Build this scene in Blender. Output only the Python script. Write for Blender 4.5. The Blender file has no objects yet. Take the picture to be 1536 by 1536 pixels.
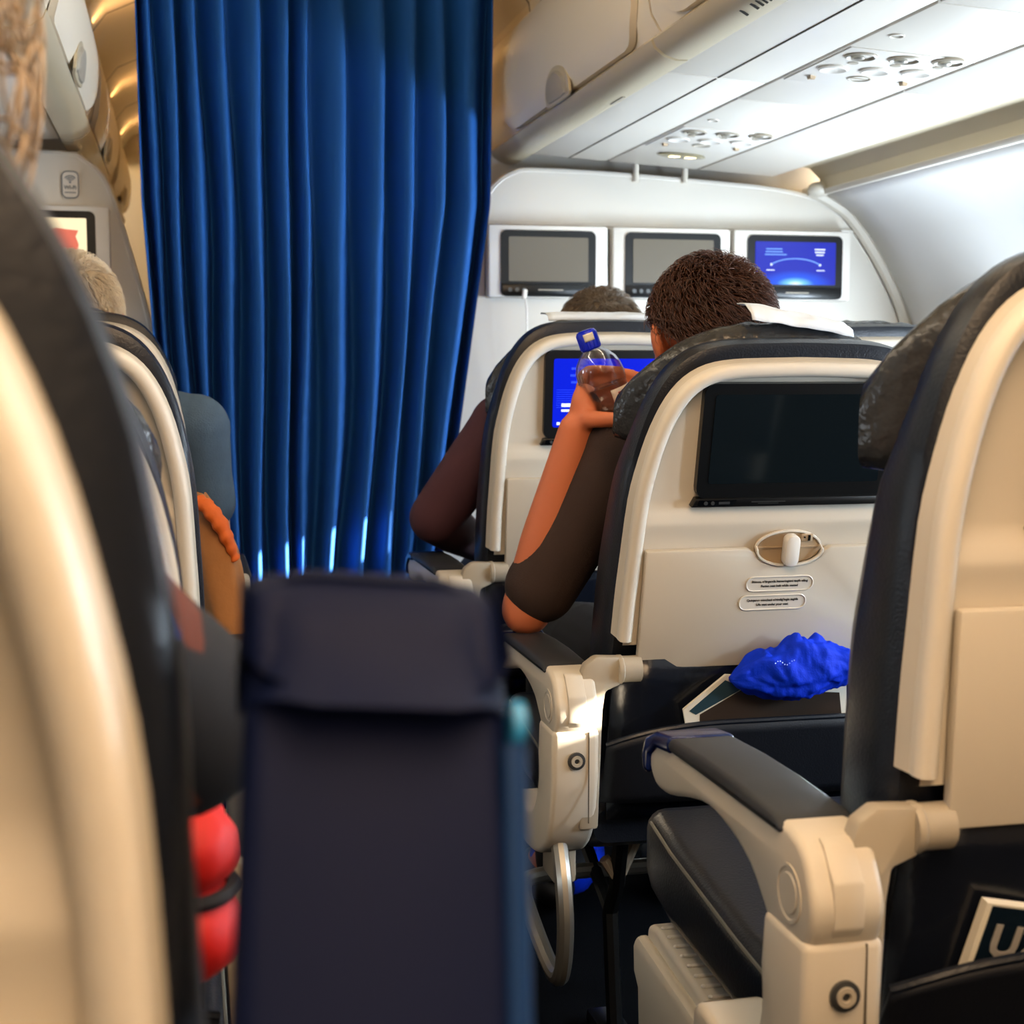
import bpy, bmesh, math, random
from mathutils import Vector, Matrix, Euler, noise
random.seed(7)
PI = math.pi
C = bpy.context.scene.collection
rad = math.radians

# ------------------------------------------------------------------ materials
def lin(h):
    h = h.lstrip('#')
    out = []
    for i in (0, 2, 4):
        v = int(h[i:i+2], 16) / 255
        out.append(v / 12.92 if v <= .04045 else ((v + .055) / 1.055) ** 2.4)
    return out + [1.0]

def M(name, col, rough=.5, metal=0., bump=0., scale=200., var=0., vscale=8., trans=0., ior=1.45, emit=None, estr=1., coat=0., sheen=0., sss=0., spec=.5, dist=.002):
    m = bpy.data.materials.new(name)
    m.use_nodes = True
    nt = m.node_tree
    b = nt.nodes['Principled BSDF']
    c = lin(col) if isinstance(col, str) else list(col) + [1.]
    b.inputs['Base Color'].default_value = c
    b.inputs['Roughness'].default_value = rough
    b.inputs['Metallic'].default_value = metal
    b.inputs['IOR'].default_value = ior
    b.inputs['Specular IOR Level'].default_value = spec
    b.inputs['Transmission Weight'].default_value = trans
    b.inputs['Coat Weight'].default_value = coat
    b.inputs['Sheen Weight'].default_value = sheen
    if sss:
        b.inputs['Subsurface Weight'].default_value = sss
        b.inputs['Subsurface Radius'].default_value = (.012, .005, .003)
    if emit:
        b.inputs['Emission Color'].default_value = lin(emit)
        b.inputs['Emission Strength'].default_value = estr
    tc = nt.nodes.new('ShaderNodeTexCoord')
    if var:
        n = nt.nodes.new('ShaderNodeTexNoise'); n.inputs['Scale'].default_value = vscale; n.inputs['Detail'].default_value = 4
        nt.links.new(tc.outputs['Object'], n.inputs['Vector'])
        mx = nt.nodes.new('ShaderNodeMix'); mx.data_type = 'RGBA'
        mx.inputs[6].default_value = [v * (1 - var) for v in c[:3]] + [1]
        mx.inputs[7].default_value = [min(1, v * (1 + var)) for v in c[:3]] + [1]
        nt.links.new(n.outputs['Fac'], mx.inputs[0]); nt.links.new(mx.outputs[2], b.inputs['Base Color'])
    if bump:
        n2 = nt.nodes.new('ShaderNodeTexNoise'); n2.inputs['Scale'].default_value = scale; n2.inputs['Detail'].default_value = 3
        nt.links.new(tc.outputs['Object'], n2.inputs['Vector'])
        bp = nt.nodes.new('ShaderNodeBump'); bp.inputs['Strength'].default_value = bump; bp.inputs['Distance'].default_value = dist
        nt.links.new(n2.outputs['Fac'], bp.inputs['Height']); nt.links.new(bp.outputs['Normal'], b.inputs['Normal'])
    return m

cream = M('cream_plastic', '#c9c0b0', .42, bump=.15, scale=900, dist=.0006)
cream_l = M('pale_plastic', '#d8d0c2', .38, bump=.1, scale=900, dist=.0006)
tan = M('tan_plastic', '#b39b7c', .5)
navy = M('navy_leather', '#10151f', .33, bump=.45, scale=330, var=.25, vscale=14, dist=.0012)
navy_d = M('dark_navy_cloth', '#0a0e18', .55, bump=.3, scale=400, dist=.001)
navy_gloss = M('glossy_navy_leather', '#11151f', .22, bump=.3, scale=60, dist=.002)
padgrey = M('armrest_pad', '#27292d', .5, bump=.35, scale=700, dist=.0008)
navytip = M('blue_armrest_tip', '#0c1a4a', .22)
bluepad = M('blue_pad', '#030c2a', .6, spec=.12, bump=.2, scale=500, dist=.0008)
bluerim = M('blue_trim', '#0a2c58', .3)
blueblob = M('blue_stud', '#2f86bd', .2)
headleather = M('headrest_leather', '#2e2f31', .24, bump=.9, scale=38, var=.3, vscale=25, dist=.006)
piping = M('piping', '#3b3d40', .45)
thread = M('grey_stitching', '#6c6a62', .7)
black = M('black_plastic', '#0b0c0d', .3)
blackg = M('black_gloss', '#06080a', .12)
glass_off = M('screen_off', '#10171b', .07)
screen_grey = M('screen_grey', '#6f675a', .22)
steel = M('satin_metal', '#a9a59b', .3, metal=.85)
steel_d = M('dark_metal', '#5b5c5c', .4, metal=.8)
greyplast = M('grey_plastic', '#a79d8c', .42)
white = M('white_plastic', '#e8e2d8', .35)
whitew = M('white_wall', '#e3ddd2', .38)
wallp = M('side_wall_panel', '#dcd9d4', .42)
ceilp = M('ceiling_panel', '#e6dfd3', .3)
ceilc = M('ceiling_cream', '#cdbfa4', .5)
gapm = M('dark_gap', '#4a4133', .7)
binm = M('bin_cream', '#ede1cc', .32)
railm = M('rail_beige', '#c3b598', .3)
carpet = M('carpet', '#050609', .95, spec=.05, bump=.6, scale=500)
cloth_w = M('paper_cloth', '#e4eaf0', .8, bump=.4, scale=60, dist=.004)
paper = M('paper', '#e9e3d2', .6)
magcover = M('magazine_cover', '#0d1a26', .25)
darkteal = M('magazine_cover_teal', '#2c4450', .3)
textgrey = M('text_grey', '#3a3a38', .6)
textpale = M('text_pale', '#9a9690', .5)
bluebag = M('blue_fabric', '#0030cc', .7, bump=.3, scale=300, spec=.2)
tanbag = M('tan_jacket', '#a8713f', .75, bump=.5, scale=60, var=.2, dist=.003)
orangeb = M('orange_lining', '#d8651e', .7, bump=.4, scale=80, var=.15, dist=.003)
skin = M('skin', '#c9714a', .5, sss=.12, bump=.2, scale=300, var=.08, dist=.0008)
skin_p = M('pale_skin', '#d09a80', .5, sss=.12, bump=.2, scale=300, var=.06, dist=.0008)
nailm = M('nail', '#e2a78c', .3)
eyew = M('eye_white', '#e8e4dc', .2)
eyed = M('eye_iris', '#2a1a10', .2)
lipm = M('lips', '#a8553f', .45)
hair_br = M('brown_hair', '#4a2b1c', .36, var=.35, vscale=90)
hair_gr = M('grey_brown_hair', '#6a5a48', .45, var=.35, vscale=90)
hair_wh = M('white_blond_hair', '#e6d2b4', .5, var=.2, vscale=90)
hair_bl = M('blond_curly_hair', '#a8947a', .5, var=.2, vscale=60)
sh_brown = M('brown_shirt', '#35251f', .85, bump=.4, scale=500, var=.12)
sh_purple = M('plum_shirt', '#4a2a33', .85, bump=.4, scale=500)
sh_blue = M('denim_blue_shirt', '#4a5f74', .85, bump=.5, scale=350, var=.15, vscale=40)
trous = M('dark_trousers', '#14161c', .85)
shoe = M('dark_shoe', '#0c0c0d', .5)
redm = M('red_cloth', '#c01208', .6)
cupm = M('pale_cup', '#b9ad93', .5)
capm = M('blue_cap', '#0a22c8', .25)
plastic_clear = bpy.data.materials.new('clear_plastic'); plastic_clear.use_nodes = True
_n = plastic_clear.node_tree; _n.nodes.clear()
_po = _n.nodes.new('ShaderNodeOutputMaterial'); _pt = _n.nodes.new('ShaderNodeBsdfTransparent'); _pg = _n.nodes.new('ShaderNodeBsdfGlossy'); _pm = _n.nodes.new('ShaderNodeMixShader'); _pf = _n.nodes.new('ShaderNodeLayerWeight')
_pt.inputs[0].default_value = (.93, .95, .98, 1); _pg.inputs['Roughness'].default_value = .06; _pf.inputs['Blend'].default_value = .2
_n.links.new(_pf.outputs['Facing'], _pm.inputs[0]); _n.links.new(_pt.outputs[0], _pm.inputs[1]); _n.links.new(_pg.outputs[0], _pm.inputs[2]); _n.links.new(_pm.outputs[0], _po.inputs[0])
water = M('water', (.98, .96, .95), .0, trans=1., ior=1.33)
labelm = M('bottle_label', '#c9b6a6', .4)
labelred = M('label_red', '#8a1f2a', .4)
glowm = M('lit_sign', '#fff2c8', .4, emit='#ffe9b0', estr=3.)
signback = M('sign_lens', '#8d8468', .3)
wifi = M('wifi_grey', '#5d6468', .5)
wifib = M('wifi_blue', '#33586e', .5)

def curtain_mat():
    m = M('blue_curtain', '#08519c', .8, bump=.25, scale=700, dist=.001)
    return m
curtm = curtain_mat()

def camo_mat():
    m = M('patterned_shirt', '#0c0d13', .85)
    nt = m.node_tree; b = nt.nodes['Principled BSDF']
    tc = nt.nodes.new('ShaderNodeTexCoord'); v = nt.nodes.new('ShaderNodeTexVoronoi'); v.inputs['Scale'].default_value = 21
    nt.links.new(tc.outputs['Object'], v.inputs['Vector'])
    cr = nt.nodes.new('ShaderNodeValToRGB'); cr.color_ramp.interpolation = 'CONSTANT'
    e = cr.color_ramp.elements
    e[0].position = 0; e[0].color = lin('#0d0e14')
    e[1].position = .45; e[1].color = lin('#23408c')
    for p, c in ((.56, '#0f1016'), (.74, '#5a2a1b'), (.88, '#0c0d12')):
        x = e.new(p); x.color = lin(c)
    sp = nt.nodes.new('ShaderNodeSeparateColor')
    nt.links.new(v.outputs['Color'], sp.inputs[0]); nt.links.new(sp.outputs[0], cr.inputs[0]); nt.links.new(cr.outputs[0], b.inputs['Base Color'])
    return m
sh_pat = camo_mat()

def screen_mat(name, c0, c1, strength):
    """A lit display: a picture that is a vertical blue gradient with a bright globe edge at the bottom."""
    m = bpy.data.materials.new(name); m.use_nodes = True
    nt = m.node_tree; b = nt.nodes['Principled BSDF']
    b.inputs['Base Color'].default_value = (.01, .01, .02, 1); b.inputs['Roughness'].default_value = .15
    tc = nt.nodes.new('ShaderNodeTexCoord')
    g = nt.nodes.new('ShaderNodeVectorMath'); g.operation = 'MULTIPLY'; g.inputs[1].default_value = (1.3, 1, 1.9)
    s = nt.nodes.new('ShaderNodeVectorMath'); s.operation = 'SUBTRACT'; s.inputs[1].default_value = (.5, 0, 0.02)
    nt.links.new(tc.outputs['Generated'], s.inputs[0]); nt.links.new(s.outputs[0], g.inputs[0])
    l = nt.nodes.new('ShaderNodeVectorMath'); l.operation = 'LENGTH'; nt.links.new(g.outputs[0], l.inputs[0])
    cr = nt.nodes.new('ShaderNodeValToRGB'); e = cr.color_ramp.elements
    e[0].position = 0.0; e[0].color = lin('#e8f6ff'); e[1].position = 1.; e[1].color = lin(c1)
    for p, c in ((.14, '#6fc0ff'), (.3, c0), (.62, c1)):
        x = e.new(p); x.color = lin(c)
    nt.links.new(l.outputs['Value'], cr.inputs[0]); nt.links.new(cr.outputs[0], b.inputs['Emission Color'])
    b.inputs['Emission Strength'].default_value = strength
    return m
scr_map = screen_mat('map_screen', '#0b4fe0', '#0519a8', 1.0)
scr_menu = M('menu_screen', '#000208', .15, emit='#0a1fd0', estr=.9)
scr_text = M('screen_text', '#000000', .3, emit='#7fb4ff', estr=.9)
scr_white = M('screen_white', '#000000', .3, emit='#e8f4ff', estr=1.1)
scr_warm = M('warm_screen', '#000000', .3, emit='#ffe6b8', estr=.9)
scr_pink = M('pink_screen', '#000000', .3, emit='#e0705a', estr=.8)

# ------------------------------------------------------------------ mesh builder
class MB:
    def __init__(s):
        s.bm = bmesh.new(); s.mi = 0
    def m(s, i):
        s.mi = i; return s
    def _tag(s, faces):
        for f in faces: f.material_index = s.mi
    def faces(s, vs, fs):
        bv = [s.bm.verts.new(v) for v in vs]; out = []
        for f in fs:
            try: out.append(s.bm.faces.new([bv[i] for i in f]))
            except ValueError: pass
        s._tag(out); return bv, out
    def loft(s, rings, closed=True, cap0=True, cap1=True, loop=False):
        n = len(rings[0]); vs = [v for r in rings for v in r]; fs = []
        R = len(rings)
        for i in range(R if loop else R - 1):
            a, b = i * n, ((i + 1) % R) * n
            for j in range(n if closed else n - 1):
                k = (j + 1) % n
                fs.append((a + j, a + k, b + k, b + j))
        if closed and not loop:
            if cap0: fs.append(tuple(range(n - 1, -1, -1)))
            if cap1: fs.append(tuple((R - 1) * n + j for j in range(n)))
        return s.faces(vs, fs)
    def box(s, c, d, rot=None, bev=0., seg=2):
        x, y, z = [v / 2 for v in d]
        vs = [Vector((a * x, b * y, e * z)) for a in (-1, 1) for b in (-1, 1) for e in (-1, 1)]
        if rot is not None:
            R = Euler(rot).to_matrix(); vs = [R @ v for v in vs]
        vs = [v + Vector(c) for v in vs]
        fs = [(0, 1, 3, 2), (4, 6, 7, 5), (0, 4, 5, 1), (2, 3, 7, 6), (0, 2, 6, 4), (1, 5, 7, 3)]
        bv, bf = s.faces(vs, fs)
        if bev: s._bev(bv, bf, bev, seg)
    def _bev(s, bv, bf, w, seg, ang=None):
        es = set(e for f in bf for e in f.edges)
        if ang is not None: es = set(e for e in es if len(e.link_faces) == 2 and e.calc_face_angle(0) > ang)
        r = bmesh.ops.bevel(s.bm, geom=list(es), offset=w, segments=seg, affect='EDGES', profile=.5)
        s._tag(r['faces'])
    def prism(s, poly, axis, a, b, bev=0., seg=2):
        """polygon extruded along axis (0 x, 1 y, 2 z) from a to b"""
        def P(p, t):
            if axis == 0: return (t, p[0], p[1])
            if axis == 1: return (p[0], t, p[1])
            return (p[0], p[1], t)
        n = len(poly)
        vs = [P(p, a) for p in poly] + [P(p, b) for p in poly]
        fs = [tuple(range(n)), tuple(range(2 * n - 1, n - 1, -1))] + [(i, i + n, (i + 1) % n + n, (i + 1) % n) for i in range(n)]
        bv, bf = s.faces(vs, fs)
        bmesh.ops.recalc_face_normals(s.bm, faces=bf)
        if bev: s._bev(bv, bf, bev, seg, rad(25))
    def tube(s, pts, r, n=10, closed=False, ry=None):
        pts = [Vector(p) for p in pts]; N = len(pts)
        rr = r if isinstance(r, (list, tuple)) else [r] * N
        rings = []; prev = None
        for i, p in enumerate(pts):
            if closed: t = pts[(i + 1) % N] - pts[i - 1]
            else: t = pts[min(i + 1, N - 1)] - pts[max(i - 1, 0)]
            t.normalize()
            if prev is None:
                u = t.cross(Vector((0, 0, 1)))
                if u.length < .05: u = t.cross(Vector((0, 1, 0)))
            else:
                u = prev - t * prev.dot(t)
            u.normalize(); prev = u; w = t.cross(u)
            k = ry if ry else 1.
            rings.append([p + u * math.cos(2 * PI * j / n) * rr[i] + w * math.sin(2 * PI * j / n) * rr[i] * k for j in range(n)])
        s.loft(rings, loop=closed)
    def lathe(s, prof, n=32, mat=None, caps=True):
        mat = mat or Matrix()
        rings = [[mat @ Vector((r * math.cos(2 * PI * j / n), r * math.sin(2 * PI * j / n), h)) for j in range(n)] for r, h in prof]
        s.loft(rings, cap0=caps, cap1=caps)
    def grid(s, nu, nv, f):
        vs = [f(i / nu, j / nv) for j in range(nv + 1) for i in range(nu + 1)]
        fs = [(j * (nu + 1) + i, j * (nu + 1) + i + 1, (j + 1) * (nu + 1) + i + 1, (j + 1) * (nu + 1) + i) for j in range(nv) for i in range(nu)]
        return s.faces(vs, fs)
    def ell(s, c, r, n=24, m=16, f=None, rot=None):
        R = Euler(rot).to_matrix() if rot else None
        rings = []
        for j in range(m + 1):
            th = PI * (j + .02) / (m + .04); ring = []
            for i in range(n):
                a = 2 * PI * i / n
                v = Vector((math.sin(th) * math.cos(a), math.sin(th) * math.sin(a), math.cos(th)))
                if f: v = f(v)
                v = Vector((v.x * r[0], v.y * r[1], v.z * r[2]))
                if R: v = R @ v
                ring.append(v + Vector(c))
            rings.append(ring)
        rings.reverse()
        s.loft(rings)
    def text(s, body, size, loc, mat=None, align='CENTER', depth=.0004, bold=0.):
        cu = bpy.data.curves.new('t', 'FONT'); cu.body = body; cu.size = size; cu.align_x = align; cu.align_y = 'CENTER'
        cu.extrude = depth; cu.offset = bold; cu.resolution_u = 3
        o = bpy.data.objects.new('t', cu); C.objects.link(o)
        me = bpy.data.meshes.new_from_object(o.evaluated_get(bpy.context.evaluated_depsgraph_get()))
        T = Matrix.Translation(loc) @ (mat or Matrix.Rotation(PI / 2, 4, 'X'))
        me.transform(T)
        n0 = len(s.bm.faces); s.bm.from_mesh(me); s.bm.faces.ensure_lookup_table()
        s._tag(s.bm.faces[n0:])
        bpy.data.objects.remove(o); bpy.data.curves.remove(cu); bpy.data.meshes.remove(me)
    def build(s, name, mats, parent=None, loc=(0, 0, 0), rot=(0, 0, 0), sharp=35, recalc=True, sub=0, flat=False):
        if recalc: bmesh.ops.recalc_face_normals(s.bm, faces=s.bm.faces[:])
        me = bpy.data.meshes.new(name); s.bm.to_mesh(me); s.bm.free()
        for mt in (mats if isinstance(mats, (list, tuple)) else [mats]): me.materials.append(mt)
        if not flat:
            me.polygons.foreach_set('use_smooth', [True] * len(me.polygons))
            if sharp: me.set_sharp_from_angle(angle=rad(sharp))
        o = bpy.data.objects.new(name, me); C.objects.link(o)
        if parent: o.parent = parent
        o.location = loc; o.rotation_euler = rot
        if sub:
            md = o.modifiers.new('sub', 'SUBSURF'); md.levels = sub; md.render_levels = sub
        return o

def tag(o, label, cat, group=None):
    o['label'] = label; o['category'] = cat
    if group: o['group'] = group
    return o
def thing(name, label, cat, loc=(0, 0, 0), rz=0., group=None, scale=1.):
    o = bpy.data.objects.new(name, None); C.objects.link(o); o.location = loc; o.rotation_euler = (0, 0, rz); o.scale = (scale,) * 3
    o.empty_display_size = .1
    return tag(o, label, cat, group)
def struct(o):
    o['kind'] = 'structure'; return o
def lerp(a, b, t): return a + (b - a) * t
def interp(tab, x):
    if x <= tab[0][0]: return tab[0][1]
    for (a, b), (c, d) in zip(tab, tab[1:]):
        if x <= c: return lerp(b, d, (x - a) / (c - a))
    return tab[-1][1]
def smoothpath(pts, n=6):
    """Catmull-Rom through the points"""
    P = [Vector(p) for p in pts]; out = []
    for i in range(len(P) - 1):
        p0, p1, p2, p3 = P[max(i - 1, 0)], P[i], P[i + 1], P[min(i + 2, len(P) - 1)]
        for k in range(n):
            t = k / n
            out.append(.5 * ((2 * p1) + (p2 - p0) * t + (2 * p0 - 5 * p1 + 4 * p2 - p3) * t * t + (3 * p1 - p0 - 3 * p2 + p3) * t ** 3))
    out.append(P[-1]); return out
def rrect(w, h, r, n=5, cx=0., cy=0.):
    out = []
    for sx, sy, a0 in ((1, 1, 0), (-1, 1, PI / 2), (-1, -1, PI), (1, -1, 3 * PI / 2)):
        for k in range(n + 1):
            a = a0 + PI / 2 * k / n
            out.append((cx + sx * (w / 2 - r) + r * math.cos(a), cy + sy * (h / 2 - r) + r * math.sin(a)))
    return out
SUN, WIN, COVE, CEIL, FWD, EXPO = 60., 5., 12., 18., 1.6, .5
# ------------------------------------------------------------------ the cabin shell
XM = .66                                   # mirror plane of the cabin is x = XM / 2
YB, YF = -2.6, 7.0
mirror = lambda poly: [(XM - x, z) for x, z in poly]

b = MB(); b.box((.33, 2.2, -.02), (4.2, 9.8, .04)); struct(b.build('floor', carpet))

wall_prof = [(1.80, 1.547), (1.85, 1.522), (1.90, 1.487), (1.96, 1.425), (2.01, 1.345), (2.06, 1.26), (2.095, 1.18), (2.115, 1.12), (2.125, 1.05), (2.13, .95), (2.13, .82), (2.12, .5), (2.10, 0.)]
WY = [1.06, 1.53, 1.97, 2.41, 2.85, 3.31, 3.72]; OPEN = (1.53, 3.31)      # window centres
WH = .105; WZ0, WZ1 = .86, 1.175; MASK_Z = 1.05; SLOT = {1.53: (1.020, 1.062), 3.31: (1.05, 1.171)}
def side_wall(name, flip):
    b = MB()
    zs = sorted(set([z for _, z in wall_prof] + ([] if flip else [WZ0, WZ1])))
    px = lambda z: interp(sorted([(zz, x) for x, zz in wall_prof]), z)
    ys = [YB, 4.12]
    if not flip:
        for c in WY: ys += [c - WH, c + WH]
    ys = sorted(ys)
    for y0, y1 in zip(ys, ys[1:]):
        iswin = (not flip) and any(abs((y0 + y1) / 2 - c) < .01 for c in WY)
        for z0, z1 in zip(zs, zs[1:]):
            if iswin and z0 >= WZ0 - 1e-6 and z1 <= WZ1 + 1e-6: continue
            f = (lambda x: XM - x) if flip else (lambda x: x)
            b.faces([(f(px(z0)), y0, z0), (f(px(z0)), y1, z0), (f(px(z1)), y1, z1), (f(px(z1)), y0, z1)], [(0, 1, 2, 3)])
    bmesh.ops.remove_doubles(b.bm, verts=b.bm.verts[:], dist=1e-5)
    o = struct(b.build(name, wallp, sharp=40))
    md = o.modifiers.new('s', 'SOLIDIFY'); md.thickness = .03; md.offset = -1 if flip else -1
    return o
wr = side_wall('wall_right', False); wl = side_wall('wall_left', True)
# put the thickness outside the cabin
for o, sgn in ((wr, 1), (wl, -1)):
    o.modifiers[0].offset = 1 if (o.data.polygons[0].normal.x * sgn) > 0 else -1
panem = bpy.data.materials.new('window_pane'); panem.use_nodes = True
_nt = panem.node_tree; _nt.nodes.clear()
_o = _nt.nodes.new('ShaderNodeOutputMaterial'); _t = _nt.nodes.new('ShaderNodeBsdfTransparent'); _g = _nt.nodes.new('ShaderNodeBsdfGlossy'); _x = _nt.nodes.new('ShaderNodeMixShader')
_g.inputs['Roughness'].default_value = .05; _x.inputs[0].default_value = .06
_nt.links.new(_t.outputs[0], _x.inputs[1]); _nt.links.new(_g.outputs[0], _x.inputs[2]); _nt.links.new(_x.outputs[0], _o.inputs[0])
maskm = M('window_shade', '#d8d3c6', .5)
for i, c in enumerate(WY):
    x = 2.135
    b = MB()
    b.box((x, c, WZ1 - .004), (.07, .21, .012)); b.box((x, c, WZ0 + .004), (.07, .21, .012))
    b.box((x, c - WH + .004, (WZ0 + WZ1) / 2), (.07, .010, .315)); b.box((x, c + WH - .004, (WZ0 + WZ1) / 2), (.07, .010, .315))
    o = struct(b.build('window_%d' % (i + 1), white))
    b = MB(); b.box((x + .025, c, (WZ0 + WZ1) / 2), (.004, .2, .3)); b.build('window_pane', panem, o)
    if c == 1.53:      # added mask flap keeps the sun off the blue bag
        bb = MB(); bb.box((x - .004, 1.595, 1.03), (.006, .085, .07)); bb.build('shade_flap', maskm, o)
    z0_, z1_ = SLOT.get(c, (WZ1 - .004, WZ1 - .004))
    b = MB(); b.box((x, c, (WZ0 + z0_) / 2), (.006, .2, z0_ - WZ0))
    if z1_ < WZ1 - .01: b.box((x, c, (WZ1 + z1_) / 2), (.006, .2, WZ1 - z1_))
    b.build('window_shade', maskm, o)  # unseen masks added in the windows, slotted to shape the sunbeams

# ceiling: centre vault, cove walls down to the bins
cp = [(-.26, 1.96), (-.255, 2.0), (-.19, 2.085), (-.05, 2.15), (.14, 2.185), (.33, 2.19), (.52, 2.185), (.71, 2.15), (.85, 2.085), (.915, 2.0), (.92, 1.96)]
b = MB()
n = len(cp)
segs = [YB, -1.4, -.2, 1.0, 2.2, 3.4, 3.86, 4.6, 5.4, 6.2, YF]
for y0, y1 in zip(segs, segs[1:]):
    b.m(0); b.loft([[(x, y0 + .006, z) for x, z in cp], [(x, y1 - .006, z) for x, z in cp]], closed=False)
    b.m(1); b.loft([[(x, y1 - .006, z) for x, z in cp], [(x, y1 + .006, z) for x, z in cp]], closed=False)
struct(b.build('ceiling', [ceilc, gapm], sharp=30))

# sidewall cove and the panels under the bins
for side in (0, 1):
    mm = mirror if side else (lambda p: p)
    cove = [(1.655, 1.589), (1.672, 1.612), (1.72, 1.622), (1.765, 1.612), (1.795, 1.585), (1.803, 1.545)]
    cv = mm(cove)
    b = MB(); b.loft([[(x, YB, z) for x, z in cv], [(x, 3.97, z) for x, z in cv]], closed=False)
    struct(b.build('trim_%d' % (1 + side), ceilc))
    b = MB(); b.prism(mm([(1.79, 1.552), (1.81, 1.556), (1.815, 1.54), (1.798, 1.538)]), 1, YB, 3.97, bev=.003); struct(b.build('trim_%d' % (3 + side), cream_l))
    # dark backing above the panels
    b = MB(); b.prism(mm([(.93, 1.655), (1.66, 1.618), (1.66, 1.63), (.93, 1.665)]), 1, YB, 4.13 if not side else 4.1); struct(b.build('trim_%d' % (5 + side), gapm))
    zq = lambda x: 1.615 - .057 * (x - 1.167)
    runs = [(.948, 1.160, [YB, -.9, .35, 1.6, 2.825, 3.975]), (1.168, 1.424, [YB, -1.28, -.4, .48, 1.27, 2.152, 3.0, 3.975]), (1.434, 1.655, [YB, -.9, .35, 1.55, 2.775, 3.975])]
    for x0, x1, yy in runs:
        for y0, y1 in zip(yy, yy[1:]):
            if side and y0 < -.5: continue
            b = MB()
            poly = mm([(x0, zq(x0)), (x1, zq(x1)), (x1, zq(x1) + .012), (x0, zq(x0) + .012)])
            b.prism(poly, 1, y0 + .003, y1 - .003, bev=.002)
            if x0 < 1 and not side:      # the faint long seam in the inboard panel
                b.m(1); xs = 1.055; b.box((xs, (y0 + y1) / 2, zq(xs) - .0005), (.0022, y1 - y0 - .01, .002))
            struct(b.build('ceiling_panel', [ceilp, gapm]))

# ------------------------------------------------------------------ overhead bins
door_prof = [(.868, 1.668), (.852, 1.70), (.843, 1.75), (.841, 1.80), (.847, 1.85), (.862, 1.90), (.886, 1.945)]
body_prof = [(.886, 1.668), (.866, 1.70), (.857, 1.75), (.855, 1.80), (.861, 1.85), (.876, 1.90), (.905, 1.955), (.93, 2.0), (1.5, 1.9), (1.6, 1.66), (.95, 1.668)]
rail_prof = [(.878, 1.664), (.868, 1.654), (.874, 1.640), (.893, 1.626), (.918, 1.619), (.940, 1.620), (.946, 1.634), (.95, 1.668)]
def overhead_bin(y0, y1, side, label, lettering=False, yend=None):
    f = (lambda p: (XM - p[0], p[1])) if side else (lambda p: p)
    t = thing('overhead_bin', label, 'overhead bin', (f((.9, 0))[0], (y0 + y1) / 2, 1.62), group='overhead bins ' + ('over the left seats' if side else 'over the right seats'))
    ox, oy, oz = t.location
    L = lambda x, y, z: (f((x, 0))[0] - ox, y - oy, z - oz)
    b = MB(); n = len(body_prof)
    ye = yend or y1; b.loft([[L(x, y0, z) for x, z in body_prof], [L(x, ye, z) for x, z in body_prof]]); b.build('body', binm, t)
    # door with rounded corners
    b = MB(); NV, NU = 26, 24; R = .17
    pr = smoothpath([(x, 0, z) for x, z in door_prof], 5); rows = []
    H = door_prof[-1][1] - door_prof[0][1]
    for j in range(len(pr)):
        z = pr[j].z; d0 = z - door_prof[0][1]; d1 = door_prof[-1][1] - z
        ins = 0
        for d, r in ((d0, .2), (d1, .10)):
            if d < r: ins = max(ins, r * (1 - math.sqrt(max(0, 1 - (1 - d / r) ** 2))))
        ins = ins * .75 + .018
        a, c = y0 + ins, y1 - ins
        rows.append([Vector(L(pr[j].x, lerp(a, c, i / NU), z)) for i in range(NU + 1)])
    sx = -1 if side else 1
    back = [[v + Vector((.014 * sx, 0, 0)) for v in r] for r in rows]
    for q in (rows, back): b.loft(q, closed=False)
    for k in (0, -1): b.loft([rows[k], back[k]], closed=False)
    for k in (0, -1): b.loft([[r[k] for r in rows], [r[k] for r in back]], closed=False)
    bmesh.ops.remove_doubles(b.bm, verts=b.bm.verts[:], dist=1e-5)
    d = b.build('door', binm, t, sharp=50)
    # latch: shallow oval cup at the foot of the door with a paddle
    yc = (y0 + y1) / 2
    b = MB(); n = 28
    def oval(ry, rz, dx): return [L(lerp(.852, .866, .5 - math.sin(2 * PI * k / n) * .5) - dx, yc + ry * math.cos(2 * PI * k / n), 1.668 + .005 + max(-.3, math.sin(2 * PI * k / n)) * rz) for k in range(n)]
    b.loft([oval(.105, .062, .0), oval(.105, .062, .006), oval(.09, .052, .007)], cap0=False)
    b.m(1); b.loft([oval(.085, .047, .0072), oval(.075, .04, .012)])
    b.build('latch', [railm, greyplast], d)
    # hand rail along the foot of the bin
    b = MB(); b.loft([[L(x, y0 + .002, z) for x, z in rail_prof], [L(x, ye - .002, z) for x, z in rail_prof]])
    b.build('hand_rail', railm, t, sharp=45)
    if not side:
        b = MB()
        if lettering:       # tiny row placard on the rail, too small to read in the photo
            for k, (dy, w) in enumerate(((0, .012), (.045, .014), (.066, .010), (.083, .009), (.099, .009), (.12, .004))):
                p = L(.905, y1 - .36 - dy, 1.6215); b.box(p, (.016, w * .55, .0018), rot=(0, .5, 0))
            b.build('row_lettering', textgrey, t)
        b = MB(); p = L(.93, y0 + .42, 1.6185); b.box(p, (.006, .09, .002)); b.build('row_mark', greyplast, t)
overhead_bin(.30, 1.47, 0, 'cream overhead bin above the right seats, outside the frame top right')
overhead_bin(1.48, 2.665, 0, 'cream overhead bin on the right with a row placard on its rail', True)
overhead_bin(2.675, 3.97, 0, 'cream overhead bin with a large oval latch, right of the curtain top', yend=5.4)
overhead_bin(1.48, 2.665, 1, 'white overhead bin at the top left corner above the blond curly head')
overhead_bin(2.675, 3.93, 1, 'bright white overhead bin with an oval latch, upper left')
overhead_bin(3.94, 5.16, 1, 'shaded overhead bin just beyond the bright white one, left of the curtain')
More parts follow.
